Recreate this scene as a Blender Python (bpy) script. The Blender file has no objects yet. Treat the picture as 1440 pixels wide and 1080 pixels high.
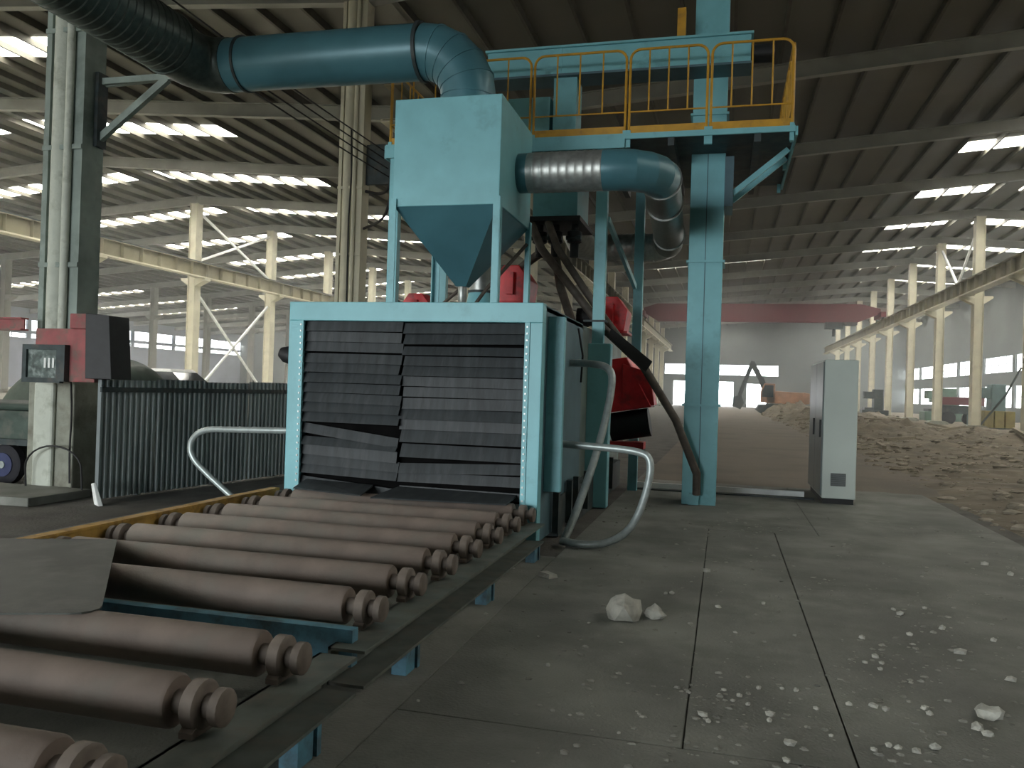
import bpy, math, random
from mathutils import Vector, Matrix, noise

random.seed(7)
scene = bpy.context.scene
COL = scene.collection

# ------------------------------------------------------------------ camera
FPX, YAW, PITCH, ROLL, CAMH = 1150.0, math.radians(14.6), math.radians(0.35), math.radians(1.8), 1.5
cy, sy, cp, sp = math.cos(YAW), math.sin(YAW), math.cos(PITCH), math.sin(PITCH)
fwd = Vector((-sy * cp, cy * cp, sp)); r0 = Vector((cy, sy, 0)); u0 = r0.cross(fwd)
rgt = math.cos(ROLL) * r0 + math.sin(ROLL) * u0
upv = -(math.sin(ROLL) * r0 - math.cos(ROLL) * u0)
cam_d = bpy.data.cameras.new('camera')
cam_d.sensor_width = 36.0; cam_d.lens = FPX / 1440 * 36; cam_d.clip_end = 600; cam_d.clip_start = 0.05
cam = bpy.data.objects.new('camera', cam_d); COL.objects.link(cam)
m3 = Matrix((rgt, upv, -fwd)).transposed()
cam.matrix_world = Matrix.Translation((0, 0, CAMH)) @ m3.to_4x4()
scene.camera = cam

# ------------------------------------------------------------------ sky, light, exposure
HAZE = 0.0031
SKY, SKYLIGHT, PANE = 14.0, 14.0, 4.5
world = bpy.data.worlds.new('World'); scene.world = world; world.use_nodes = True
bg = world.node_tree.nodes['Background']
bg.inputs[0].default_value = (0.93, 0.98, 1.0, 1); bg.inputs[1].default_value = SKY
scene.view_settings.view_transform = 'Standard'; scene.view_settings.look = 'None'
scene.view_settings.exposure = 0.48; scene.view_settings.gamma = 1.0
scene.view_settings.use_curve_mapping = False

# ------------------------------------------------------------------ hall dimensions
FR0, FRS = 8.6, 8.33                       # first frame and frame spacing along y
frames = [FR0 + FRS * k for k in range(-3, 14)]
Y_NEAR, Y_FAR = frames[0], frames[-1]
XA, XB, XC, XD, XE = -8.1, -30.5, 13.4, 23.0, -76.0
XM = -53.0                                 # middle column row of the wide left bay
RIDGE, VALLEY = 12.30, 10.55
def roof_z(x):                             # top of the rafters
    if x <= XB: return RIDGE - (XB - x) * 0.078
    if x <= XA: return RIDGE + (VALLEY - RIDGE) * (x - XB) / (XA - XB)
    if x <= XC: return VALLEY + (RIDGE - VALLEY) * (x - XA) / (XC - XA)
    return RIDGE - (x - XC) * 0.078

# portals: the open gateway behind the camera and the open gates at the far end
def portal(loc, sx, sz, facing):
    l = bpy.data.lights.new('gate_portal', 'AREA'); l.shape = 'RECTANGLE'; l.size = sx; l.size_y = sz
    l.cycles.is_portal = True
    o = bpy.data.objects.new('gate_portal', l); COL.objects.link(o); o.location = loc
    o.rotation_euler = (math.radians(-90 if facing > 0 else 90), 0, 0)
    return o
GATE = (-19.0, -4.0, 5.5)                    # x0, x1, height of the gateway behind the camera
g_ = portal(((GATE[0] + GATE[1]) / 2, Y_NEAR + 0.05, GATE[2] / 2), GATE[1] - GATE[0], GATE[2], 1)
g_.rotation_euler = (math.radians(90), 0, 0)   # local -z points along +y, into the hall

# ------------------------------------------------------------------ materials
def mat(name, col, rough=0.6, metal=0.0, var=0.25, scale=6.0, dirt=None, dirt_amt=0.5, dirt_scale=2.0,
        bump=0.0, bscale=40.0, stretch=None, emit=0.0, noshade=False, coat=0.0):
    m = bpy.data.materials.new(name); m.use_nodes = True
    nt = m.node_tree; nd = nt.nodes; lk = nt.links
    b = nd['Principled BSDF']
    b.inputs['Roughness'].default_value = rough; b.inputs['Metallic'].default_value = metal
    if coat: b.inputs['Coat Weight'].default_value = coat
    if emit:
        b.inputs['Base Color'].default_value = (*col, 1)
        b.inputs['Emission Color'].default_value = (*col, 1); b.inputs['Emission Strength'].default_value = emit
        return m
    tc = nd.new('ShaderNodeTexCoord'); mp = nd.new('ShaderNodeMapping')
    lk.new(tc.outputs['Object'], mp.inputs[0])
    if stretch: mp.inputs['Scale'].default_value = stretch
    n = nd.new('ShaderNodeTexNoise'); n.inputs['Scale'].default_value = scale; n.inputs['Detail'].default_value = 6
    lk.new(mp.outputs[0], n.inputs[0])
    cr = nd.new('ShaderNodeValToRGB'); lk.new(n.outputs[0], cr.inputs[0])
    lo = [c * (1 - var) for c in col]; hi = [min(1, c * (1 + var)) for c in col]
    cr.color_ramp.elements[0].position = 0.3; cr.color_ramp.elements[1].position = 0.7
    cr.color_ramp.elements[0].color = (*lo, 1); cr.color_ramp.elements[1].color = (*hi, 1)
    out = cr.outputs[0]
    if dirt:
        n2 = nd.new('ShaderNodeTexNoise'); n2.inputs['Scale'].default_value = dirt_scale; n2.inputs['Detail'].default_value = 8
        n2.inputs['Roughness'].default_value = 0.65
        lk.new(mp.outputs[0], n2.inputs[0])
        c2 = nd.new('ShaderNodeValToRGB'); lk.new(n2.outputs[0], c2.inputs[0])
        c2.color_ramp.elements[0].position = 0.62 - 0.3 * dirt_amt; c2.color_ramp.elements[1].position = 0.85 - 0.3 * dirt_amt
        mx = nd.new('ShaderNodeMix'); mx.data_type = 'RGBA'
        lk.new(c2.outputs[0], mx.inputs[0]); lk.new(out, mx.inputs[6]); mx.inputs[7].default_value = (*dirt, 1)
        out = mx.outputs[2]
    lk.new(out, b.inputs['Base Color'])
    if bump:
        n3 = nd.new('ShaderNodeTexNoise'); n3.inputs['Scale'].default_value = bscale; n3.inputs['Detail'].default_value = 5
        lk.new(mp.outputs[0], n3.inputs[0])
        bp = nd.new('ShaderNodeBump'); bp.inputs['Strength'].default_value = bump; bp.inputs['Distance'].default_value = 0.02
        lk.new(n3.outputs[0], bp.inputs['Height']); lk.new(bp.outputs[0], b.inputs['Normal'])
    return m

M = {}
M['blue'] = mat('sky_blue_paint', (0.195, 0.49, 0.54), 0.45, 0, 0.08, 3.0, (0.13, 0.32, 0.355), 0.22, 2.5)
M['blue_leg'] = mat('bright_blue_paint', (0.10, 0.27, 0.37), 0.5, 0, 0.2, 5, (0.06, 0.09, 0.10), 0.5, 6)
M['duct_shade_blue'] = mat('blue_duct_and_shade_paint', (0.075, 0.20, 0.24), 0.36, 0.15, 0.15, 2.0)  # blue of the ducts, also painted shade on the hopper's underside
M['galv'] = mat('galvanised_sheet', (0.42, 0.44, 0.42), 0.42, 0.75, 0.2, 14)
M['galv_shaded'] = mat('shaded_galvanised_sheet', (0.10, 0.125, 0.115), 0.42, 0.7, 0.2, 14)  # galvanised sheet with the weak light put into a darker colour
M['pipe'] = mat('silver_hose', (0.38, 0.43, 0.42), 0.38, 0.4, 0.15, 20)
M['yellow'] = mat('yellow_paint', (0.55, 0.29, 0.02), 0.5, 0, 0.15, 6, (0.25, 0.13, 0.03), 0.25, 5)
M['ochre'] = mat('worn_yellow_paint', (0.55, 0.33, 0.08), 0.6, 0, 0.25, 8, (0.15, 0.08, 0.03), 0.45, 6)
M['red'] = mat('red_paint', (0.72, 0.03, 0.035), 0.45, 0, 0.2, 5, (0.18, 0.03, 0.03), 0.3, 4)
M['rustred'] = mat('faded_red_paint', (0.30, 0.09, 0.09), 0.75, 0, 0.25, 4, (0.16, 0.12, 0.10), 0.55, 5)
M['cranered'] = mat('crane_red_paint', (0.11, 0.014, 0.018), 0.55, 0, 0.15, 0.6)
M['rubber'] = mat('black_rubber', (0.032, 0.039, 0.042), 0.6, 0, 0.3, 4, (0.06, 0.067, 0.07), 0.4, 3, stretch=(4, 1, .6))
M['black'] = mat('black_steel', (0.012, 0.013, 0.014), 0.6, 0, 0.3, 8)
M['void'] = mat('shade_black_sheet', (0.006, 0.006, 0.006), 1.0)  # black standing in for the shade behind the rubber strips
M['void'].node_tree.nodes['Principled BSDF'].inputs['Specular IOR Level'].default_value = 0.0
M['dark'] = mat('grimy_dark_steel', (0.035, 0.05, 0.052), 0.6, 0.1, 0.4, 6, (0.09, 0.08, 0.065), 0.4, 4)
M['darkgreen'] = mat('grimy_green_rail', (0.13, 0.15, 0.135), 0.55, 0.1, 0.3, 6, (0.17, 0.16, 0.135), 0.5, 7)
M['chside'] = mat('grey_green_cabin_sheet', (0.17, 0.22, 0.20), 0.55, 0.1, 0.2, 2.5, (0.10, 0.10, 0.09), 0.4, 2)
M['chblue'] = mat('dull_blue_cabin_sheet', (0.08, 0.15, 0.18), 0.55, 0.1, 0.2, 2.5)
M['roller'] = mat('dusty_rusted_roller', (0.225, 0.18, 0.15), 0.65, 0.1, 0.18, 5, (0.21, 0.195, 0.165), 0.5, 3, bump=0.1)
M['bearing'] = mat('dusty_bearing_casting', (0.17, 0.14, 0.115), 0.7, 0.1, 0.3, 12)
M['rustpipe'] = mat('brown_chute_pipe', (0.10, 0.085, 0.07), 0.6, 0.3, 0.3, 9, (0.16, 0.14, 0.12), 0.4, 5)
M['plate'] = mat('mill_scale_plate', (0.065, 0.072, 0.062), 0.55, 0.25, 0.3, 2.5, (0.12, 0.125, 0.11), 0.5, 3)
M['concrete'] = mat('floor_slab_concrete', (0.20, 0.205, 0.182), 0.85, 0, 0.28, 1.3, (0.115, 0.122, 0.102), 0.55, 0.8, bump=0.35, bscale=60)
M['bouncefloor'] = mat('pale_bounce_concrete', (0.34, 0.33, 0.28), 0.85, 0, 0.2, 0.5, (0.22, 0.21, 0.18), 0.4, 0.4)  # made pale to bounce skylight up to the left roof
M['joint'] = mat('dirt_filled_floor', (0.10, 0.095, 0.083), 0.9, 0, 0.35, 2.5, (0.10, 0.09, 0.075), 0.45, 1.0, bump=0.4, bscale=30)
M['soil'] = mat('brown_soil', (0.14, 0.115, 0.08), 0.95, 0, 0.35, 1.2, (0.22, 0.20, 0.15), 0.45, 2.2, bump=0.6, bscale=14)
M['road'] = mat('reddish_dirt_road', (0.17, 0.145, 0.115), 0.95, 0, 0.25, 0.5, (0.13, 0.112, 0.09), 0.4, 0.5, bump=0.3, bscale=20)
M['stone'] = mat('pale_broken_concrete', (0.42, 0.42, 0.37), 0.9, 0, 0.25, 12, bump=0.4, bscale=40)
M['rubble'] = mat('rubble_grey', (0.27, 0.24, 0.185), 0.95, 0, 0.35, 5, bump=0.4, bscale=30)
M['grit'] = mat('grey_grit', (0.24, 0.24, 0.21), 0.95, 0, 0.45, 9)
M['crate'] = mat('dull_yellow_crate', (0.24, 0.20, 0.075), 0.7, 0, 0.2, 3)
M['roof'] = mat('roof_sheet', (0.14, 0.134, 0.11), 0.7, 0.1, 0.12, 0.4, stretch=(0.3, 1, 1))
M['purlin'] = mat('dark_purlin', (0.085, 0.08, 0.06), 0.7, 0.1, 0.2, 3)
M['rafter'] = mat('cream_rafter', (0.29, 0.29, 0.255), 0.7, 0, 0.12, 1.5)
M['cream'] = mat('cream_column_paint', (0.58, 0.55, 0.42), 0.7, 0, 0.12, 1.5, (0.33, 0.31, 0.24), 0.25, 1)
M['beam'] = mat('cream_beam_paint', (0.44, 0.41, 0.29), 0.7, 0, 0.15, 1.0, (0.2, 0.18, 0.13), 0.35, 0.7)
M['beam_shade'] = mat('shaded_beam_paint', (0.24, 0.22, 0.145), 0.75, 0, 0.15, 1.0, (0.14, 0.125, 0.085), 0.35, 0.7)  # cream beam paint darkened to carry the shade on the web
M['colgrey'] = mat('grey_green_column_paint', (0.23, 0.28, 0.25), 0.6, 0.05, 0.25, 2.5, (0.11, 0.14, 0.12), 0.4, 1.8)
M['colpale'] = mat('whitewashed_concrete', (0.50, 0.53, 0.46), 0.8, 0, 0.15, 3, (0.24, 0.25, 0.2), 0.4, 3, bump=0.2)
M['colbase'] = mat('column_foot_concrete', (0.26, 0.27, 0.22), 0.85, 0, 0.2, 3, (0.14, 0.13, 0.1), 0.45, 2.5, bump=0.3)
M['wall'] = mat('wall_sheet_grey', (0.12, 0.135, 0.13), 0.8, 0, 0.15, 0.4)
M['wallblue'] = mat('wall_sheet_blue_grey', (0.30, 0.33, 0.40), 0.8, 0, 0.15, 0.4)
M['fence'] = mat('corrugated_grey_sheet', (0.30, 0.34, 0.34), 0.5, 0.1, 0.3, 3.0, (0.40, 0.43, 0.43), 0.3, 2.0, stretch=(1, 1, 0.2))
M['cabinet'] = mat('light_grey_cabinet', (0.50, 0.56, 0.52), 0.5, 0, 0.06, 2)
M['cab_shade_louvre'] = mat('shaded_door_louvre_grey', (0.14, 0.16, 0.16), 0.35, 0.2, 0.2, 1.5)  # door grey has the unlit side's shade painted in; also colours louvres
M['vent'] = mat('vent_grey', (0.11, 0.12, 0.115), 0.6)
M['white'] = mat('white_paint', (0.78, 0.80, 0.78), 0.6, 0, 0.12, 5)
M['tarp'] = mat('dark_green_tarpaulin', (0.035, 0.055, 0.042), 0.7, 0, 0.4, 2, bump=0.5, bscale=6)
M['glass'] = mat('dark_glass', (0.03, 0.04, 0.045), 0.1)
M['tyre'] = mat('tyre_rubber', (0.02, 0.02, 0.025), 0.85)
M['hub'] = mat('dark_blue_wheel', (0.04, 0.05, 0.12), 0.5, 0.2)
M['cart'] = mat('dusty_green_cart', (0.06, 0.085, 0.07), 0.8, 0, 0.3, 4, (0.13, 0.13, 0.11), 0.5, 3)
M['exc'] = mat('dusty_orange_paint', (0.30, 0.15, 0.08), 0.7, 0, 0.25, 2)
M['teal'] = mat('grey_teal_machine', (0.13, 0.20, 0.20), 0.6, 0, 0.2, 2)
M['mgreen'] = mat('green_machine_paint', (0.08, 0.14, 0.10), 0.6, 0, 0.25, 2)
M['outside'] = mat('outside_ground', (0.14, 0.135, 0.12), 0.9)
M['skylight'] = mat('daylit_roof_panel', (1.0, 0.97, 0.88), 0.5, emit=SKYLIGHT)
M['pane'] = mat('daylit_window_pane', (0.95, 0.98, 1.0), 0.5, emit=PANE)
M['screen'] = mat('sign_board', (0.10, 0.13, 0.12), 0.4, 0, 0.6, 14, (0.35, 0.40, 0.38), 0.35, 7)
M['cable'] = mat('black_cable', (0.012, 0.012, 0.012), 0.6)
M['wood'] = mat('grey_timber', (0.25, 0.22, 0.16), 0.85, 0, 0.3, 6, stretch=(1, 8, 8))

# ------------------------------------------------------------------ mesh helpers
WL = {}                                    # world offset of every object (no rotations used on roots)
class MB:
    def __init__(s): s.v = []; s.f = []
    def add(s, vs, fs):
        k = len(s.v); s.v += [tuple(v) for v in vs]; s.f += [tuple(i + k for i in f) for f in fs]; return s
    def box(s, x0, x1, y0, y1, z0, z1):
        return s.add([(x0, y0, z0), (x1, y0, z0), (x1, y1, z0), (x0, y1, z0), (x0, y0, z1), (x1, y0, z1), (x1, y1, z1), (x0, y1, z1)],
                     [(3, 2, 1, 0), (4, 5, 6, 7), (0, 1, 5, 4), (1, 2, 6, 5), (2, 3, 7, 6), (3, 0, 4, 7)])
    def hexa(s, p):                        # 4 bottom + 4 top corners
        return s.add(p, [(3, 2, 1, 0), (4, 5, 6, 7), (0, 1, 5, 4), (1, 2, 6, 5), (2, 3, 7, 6), (3, 0, 4, 7)])
    def bar(s, a, b, w, h, up=(0, 0, 1)):  # rectangular bar from a to b, w across, h along up
        a, b = Vector(a), Vector(b); d = (b - a).normalized(); upv_ = Vector(up)
        if abs(d.dot(upv_)) > 0.98: upv_ = Vector((0, 1, 0))
        x = d.cross(upv_).normalized(); y = x.cross(d)
        p = []
        for q in (a, b):
            for sx_, sy_ in ((-1, -1), (1, -1), (1, 1), (-1, 1)): p.append(q + x * sx_ * w / 2 + y * sy_ * h / 2)
        return s.add(p, [(0, 1, 2, 3), (7, 6, 5, 4), (0, 4, 5, 1), (1, 5, 6, 2), (2, 6, 7, 3), (3, 7, 4, 0)])
    def channel(s, a, b, w, h, t, side):   # C section along a-b (horizontal), web at the far side, flanges open to side
        a, b = Vector(a), Vector(b); d = (b - a).normalized(); x = d.cross(Vector((0, 0, 1))).normalized() * side
        z = Vector((0, 0, 1))
        s.bar(a + z * (h / 2 - t / 2), b + z * (h / 2 - t / 2), w, t)
        s.bar(a - z * (h / 2 - t / 2), b - z * (h / 2 - t / 2), w, t)
        s.bar(a - x * (w / 2 - t / 2), b - x * (w / 2 - t / 2), t, h)
        return s
    def ibeam(s, a, b, w, h, t):
        a, b = Vector(a), Vector(b); d = (b - a).normalized(); x = d.cross(Vector((0, 0, 1))).normalized(); z = x.cross(d)
        s.bar(a + z * (h / 2 - t / 2), b + z * (h / 2 - t / 2), w, t)
        s.bar(a - z * (h / 2 - t / 2), b - z * (h / 2 - t / 2), w, t)
        s.bar(a, b, t, h - 2 * t); return s
    def tube(s, path, r, n=16, caps=True, radii=None):
        P = [Vector(p) for p in path]; k0 = len(s.v)
        t0 = (P[1] - P[0]).normalized(); nrm = t0.orthogonal().normalized()
        for i, p in enumerate(P):
            if i == 0: t = t0
            elif i == len(P) - 1: t = (P[i] - P[i - 1]).normalized()
            else: t = ((P[i + 1] - P[i]).normalized() + (P[i] - P[i - 1]).normalized()).normalized()
            nrm = (nrm - t * nrm.dot(t)).normalized(); bn = t.cross(nrm)
            rr = radii[i] if radii else r
            for j in range(n):
                a = 2 * math.pi * j / n
                s.v.append(tuple(p + nrm * math.cos(a) * rr + bn * math.sin(a) * rr))
        for i in range(len(P) - 1):
            for j in range(n):
                a = k0 + i * n + j; b = k0 + i * n + (j + 1) % n
                s.f.append((a, b, b + n, a + n))
        if caps:
            s.f.append(tuple(k0 + j for j in reversed(range(n))))
            e = k0 + (len(P) - 1) * n; s.f.append(tuple(e + j for j in range(n)))
        return s
    def prism(s, poly, axis, a0, a1):      # poly = 2-D outline, extruded along axis x / y / z
        def P(u, v, a): return {'x': (a, u, v), 'y': (u, a, v), 'z': (u, v, a)}[axis]
        n = len(poly); k = len(s.v)
        s.v += [P(u, v, a0) for u, v in poly] + [P(u, v, a1) for u, v in poly]
        s.f.append(tuple(k + i for i in reversed(range(n)))); s.f.append(tuple(k + n + i for i in range(n)))
        for i in range(n): s.f.append((k + i, k + (i + 1) % n, k + n + (i + 1) % n, k + n + i))
        return s
    def build(s, name, m, parent=None, smooth=False, at=None, bevel=0.0, ang=40):
        off = WL[parent] if parent is not None else Vector((0, 0, 0))
        loc = Vector(at) if at is not None else (off if parent is not None else Vector((0, 0, 0)))
        me = bpy.data.meshes.new(name)
        me.from_pydata([(v[0] - loc.x, v[1] - loc.y, v[2] - loc.z) for v in s.v], [], s.f); me.update()
        import bmesh
        bm = bmesh.new(); bm.from_mesh(me); bmesh.ops.recalc_face_normals(bm, faces=bm.faces); bm.to_mesh(me); bm.free()
        me.materials.append(M[m] if isinstance(m, str) else m)
        o = bpy.data.objects.new(name, me); COL.objects.link(o)
        if smooth:
            me.shade_smooth()
            try: me.set_sharp_from_angle(angle=math.radians(ang))
            except Exception: pass
        if bevel:
            bv = o.modifiers.new('bevel', 'BEVEL'); bv.width = bevel; bv.segments = 2; bv.limit_method = 'ANGLE'
        if parent is not None: o.parent = parent
        o.location = loc - off
        WL[o] = loc
        return o

def tag(o, label, cat, group=None):
    o['label'] = label; o['category'] = cat
    if group: o['group'] = group
    return o
def root(name, loc, label, cat, group=None):
    o = bpy.data.objects.new(name, None); COL.objects.link(o); o.location = loc; o.empty_display_size = 0.2
    WL[o] = Vector(loc); return tag(o, label, cat, group)
def struct(o): o['kind'] = 'structure'; return o
def sroot(name, loc=(0, 0, 0)):
    o = bpy.data.objects.new(name, None); COL.objects.link(o); o.location = loc; WL[o] = Vector(loc); return struct(o)
def copy_tree(o, parent=None, loc=None):
    c = o.copy(); COL.objects.link(c)
    if parent is not None: c.parent = parent
    if loc is not None: c.location = loc
    WL[c] = Vector(c.location) + (WL[parent] if parent is not None else Vector((0, 0, 0)))
    for ch in list(KIDS.get(o, [])) or [x for x in o.children]: copy_tree(ch, c)
    return c
KIDS = {}
def arc(c, a, b, ang0, ang1, n, r):        # arc in the plane of unit vectors a, b
    c, a, b = Vector(c), Vector(a), Vector(b)
    return [c + a * math.cos(t) * r + b * math.sin(t) * r for t in [ang0 + (ang1 - ang0) * i / n for i in range(n + 1)]]
def ribbed(p, q, step, amp, r):            # straight spiral-wound duct: path and radii with raised seams
    p, q = Vector(p), Vector(q); L = (q - p).length; n = max(1, int(L / step)); path = []; rad = []
    for i in range(n):
        for f, k in ((0.0, 0), (0.70, 0), (0.80, 1), (0.92, 1)):
            path.append(p.lerp(q, (i + f) / n)); rad.append(r + amp * k)
    path.append(q); rad.append(r); return path, rad

# ================================================================== THE SETTING
# ---- floors
fl = MB().box(XE, XD, Y_NEAR, Y_FAR, -0.3, 0.0).build('floor', 'joint'); struct(fl)
JT = 0.007
slabs = [(-6.2, -1.42, -3.5, 7.2), (-6.2, -4.4, 7.2, 14), (-1.42, 1.03, 9.42, 13.6), (1.03, 3.1, 9.42, 15.2), (-1.42, -0.13, 3.53, 9.42), (-0.13, 0.57, 3.53, 9.42), (0.57, 3.1, 3.53, 9.42),
         (-1.42, 0.34, 0.3, 3.53), (0.34, 3.1, 0.3, 3.53), (-1.42, 0.9, -3.5, 0.3), (0.9, 3.1, -3.5, 0.3), (-1.42, 1.03, 13.6, 17.5), (1.03, 3.1, 15.2, 19.0)]
for i, (x0, x1, y0, y1) in enumerate(slabs):
    g = JT * (1.0 if i not in (5, 6) else 1.2)
    MB().box(x0 + g / 2, x1 - g / 2, y0 + g / 2, y1 - g / 2, 0.0, 0.012).build('slab', 'concrete', fl, bevel=0.004)
MB().box(XE + .2, -9.6, -10, Y_FAR - .3, 0.0, 0.01).build('slab', 'bouncefloor', fl)  # unseen bay floor, its paleness added as a light bounce for the roof
# trodden dirt road down the hall, left of the rubble lot
def grid(name, m, x0, x1, y0, y1, nx, ny, h, yexp=1.0, parent=None):
    vs = []; fs = []
    for j in range(ny + 1):
        y = y0 + (y1 - y0) * (j / ny) ** yexp
        for i in range(nx + 1):
            x = x0 + (x1 - x0) * i / nx; vs.append((x, y, h(x, y)))
    for j in range(ny):
        for i in range(nx):
            a = j * (nx + 1) + i; fs.append((a, a + 1, a + nx + 2, a + nx + 1))
    return MB().add(vs, fs).build(name, m, parent, smooth=True)
def sm(a, b, x):
    t = max(0.0, min(1.0, (x - a) / (b - a))); return t * t * (3 - 2 * t)
def fbm(x, y, o=4):
    s_ = 0; a = 1; 
    for k in range(o): s_ += a * noise.noise((x * 2 ** k, y * 2 ** k, 3.7 * k)); a *= 0.5
    return s_
def edge_x(y): return 3.12 + 0.10 * math.sin(y * 0.7) - 0.02 * max(0, y - 19) * 0.25
def soil_h(x, y):
    e = sm(0.0, 1.2, x - edge_x(y))
    h = 0.004 + e * (0.05 + 0.07 * fbm(x * 0.9, y * 0.9) + 0.035 * fbm(x * 3.1, y * 3.1, 3))
    # rubble heaps
    heap = 0
    for hx, hy, hr, hh in ((6.4, 38, 3.4, 0.75), (8.2, 47, 3.4, 0.55), (5.5, 55, 3.0, 0.9), (10.0, 33, 2.6, 0.45), (5.2, 67, 3.0, 1.2), (11.0, 41, 2.2, 0.4), (7.5, 29, 2.2, 0.3), (9.5, 60, 3, 0.7)):
        d = math.hypot((x - hx) / hr, (y - hy) / (hr * 1.5))
        if d < 1: heap = max(heap, hh * (1 - d * d) ** 1.3 * (0.75 + 0.5 * fbm(x * 1.3, y * 1.3)))
    if x < edge_x(y): return -0.05
    return max(0.002, h + heap)
soil = grid('ground_soil', 'soil', 2.9, 22.9, -6, 112, 90, 330, soil_h, 1.35); struct(soil)
road = grid('ground_road', 'road', -1.35, 4.4, 13.8, 114, 22, 120, lambda x, y: 0.018 + 0.012 * fbm(x * 0.8, y * 0.5) + 0.01 * sm(14, 20, y) if y > 14.2 else 0.004, 1.2); struct(road)
out1 = MB().box(-70, 45, Y_FAR + 0.3, Y_FAR + 60, -0.3, -0.02).build('ground_far_yard', 'outside'); struct(out1)
out2 = MB().box(-70, 45, Y_NEAR - 40, Y_NEAR - 0.3, -0.3, -0.02).build('ground_near_yard', 'outside'); struct(out2)

# ---- roof
ceil = sroot('ceiling')
PUR = 0.22
def slope(x0, x1):
    z0, z1 = roof_z(x0) + PUR, roof_z(x1) + PUR
    MB().hexa([(x0, Y_NEAR, z0), (x1, Y_NEAR, z1), (x1, Y_FAR, z1), (x0, Y_FAR, z0),
               (x0, Y_NEAR, z0 + .06), (x1, Y_NEAR, z1 + .06), (x1, Y_FAR, z1 + .06), (x0, Y_FAR, z0 + .06)]).build('roof_sheet', 'roof', ceil)
for a, b in ((XE, XM), (XM, XB), (XB, XA), (XA, XC), (XC, XD)): slope(a, b)
x = XE + 0.6
while x < XD:                              # purlins run the length of the hall
    z = roof_z(x)
    if min(abs(x - c) for c in (XM, XB, XA, XC)) > 0.25:
        MB().box(x - 0.04, x + 0.04, Y_NEAR, Y_FAR, z, z + PUR).build('purlin', 'purlin', ceil)
    x += 1.3
for fy in frames[1:-1]:                    # tapered welded rafters, one per slope
    for a, b in ((XE, XM), (XM, XB), (XB, XA), (XA, XC), (XC, XD)):
        za, zb = roof_z(a), roof_z(b)
        MB().ibeam((a, fy, za - 0.24), (b, fy, zb - 0.24), 0.24, 0.48, 0.025).build('rafter', 'rafter', ceil)
        if fy < 80:                        # fly braces between purlin and rafter foot
            nb = max(2, int((b - a) / 3.9))
            for i in range(1, nb):
                bx = a + (b - a) * i / nb; bz = roof_z(bx)
                MB().bar((bx, fy + 0.02, bz - 0.44), (bx, fy + 0.75, bz + 0.02), 0.04, 0.04).build('fly_brace', 'purlin', ceil)
def skylight(x0, x1, y0, y1, m='skylight'):
    z0, z1 = roof_z(x0) + PUR - 0.012, roof_z(x1) + PUR - 0.012
    MB().hexa([(x0, y0, z0 - .01), (x1, y0, z1 - .01), (x1, y1, z1 - .01), (x0, y1, z0 - .01),
               (x0, y0, z0), (x1, y0, z1), (x1, y1, z1), (x0, y1, z0)]).build('skylight_panel', m, ceil)
for i in range(len(frames) - 1):
    ys = frames[i] + 3.35
    for a, b in ((XB + 0.9, -20.0), (-42.0, XB - 0.9), (-70.0, -58.0), (9.3, XC - 0.7), (XC + 0.8, 21.5)):
        if a < 0 or ys > 2: skylight(a, b, ys, ys + 1.45)
    if i >= 9: skylight(-5.5, 3.0, ys, ys + 1.1)

# ---- walls with window openings
def wall_x(name, x, t, m, y0, y1, bands, ztop):   # wall in a plane of constant x; bands = open strips (z0, z1)
    r_ = sroot(name); z = 0.0
    for b0, b1 in bands + [(ztop, ztop)]:
        if b0 > z: MB().box(x - t / 2, x + t / 2, y0, y1, z, b0).build('wall_panel', m, r_)
        z = b1
    return r_
WN = [0]
PANE_MESH = {}
def window(x, y0, y1, z0, z1, npane, axis='x'):
    WN[0] += 1
    r_ = sroot('window_%d' % WN[0], (x, y0, z0) if axis == 'x' else (y0, x, z0))
    f = MB(); L = y1 - y0; t = 0.05
    def B(a0, a1, c0, c1, d=0.05):
        if axis == 'x': f.box(x - d, x + d, a0, a1, c0, c1)
        else: f.box(a0, a1, x - d, x + d, c0, c1)
    B(y0, y1, z0, z0 + t); B(y0, y1, z1 - t, z1)
    for i in range(npane + 1):
        c = y0 + L * i / npane; B(max(y0, c - t), min(y1, c + t), z0, z1)
    B(y0, y1, (z0 + z1) / 2 - 0.03, (z0 + z1) / 2 + 0.03)
    f.build('window_frame', 'wall', r_)
    key = (axis, round(L / npane, 3), round(z1 - z0, 3))
    for i in range(npane):
        c0 = y0 + L * i / npane
        if key in PANE_MESH:
            o = bpy.data.objects.new('pane', PANE_MESH[key]); COL.objects.link(o); o.parent = r_
            o.location = (0, L * i / npane, 0) if axis == 'x' else (L * i / npane, 0, 0)
        else:
            b = MB(); w = L / npane
            if axis == 'x': b.box(x - .006, x + .006, c0, c0 + w, z0, z1); at = (x, c0, z0)
            else: b.box(c0, c0 + w, x - .006, x + .006, z0, z1); at = (c0, x, z0)
            o = b.build('pane', 'pane', r_, at=at); PANE_MESH[key] = o.data
RW = [(1.2, 3.1), (4.2, 5.65)]
wr = wall_x('wall_right', XD, 0.3, 'wall', Y_NEAR, Y_FAR, RW, roof_z(XD) + 0.2)
LW = [(5.5, 6.05), (6.35, 7.6)]
wl = wall_x('wall_left', XE, 0.3, 'wallblue', Y_NEAR, Y_FAR, LW, roof_z(XE) + 0.2)
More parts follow.
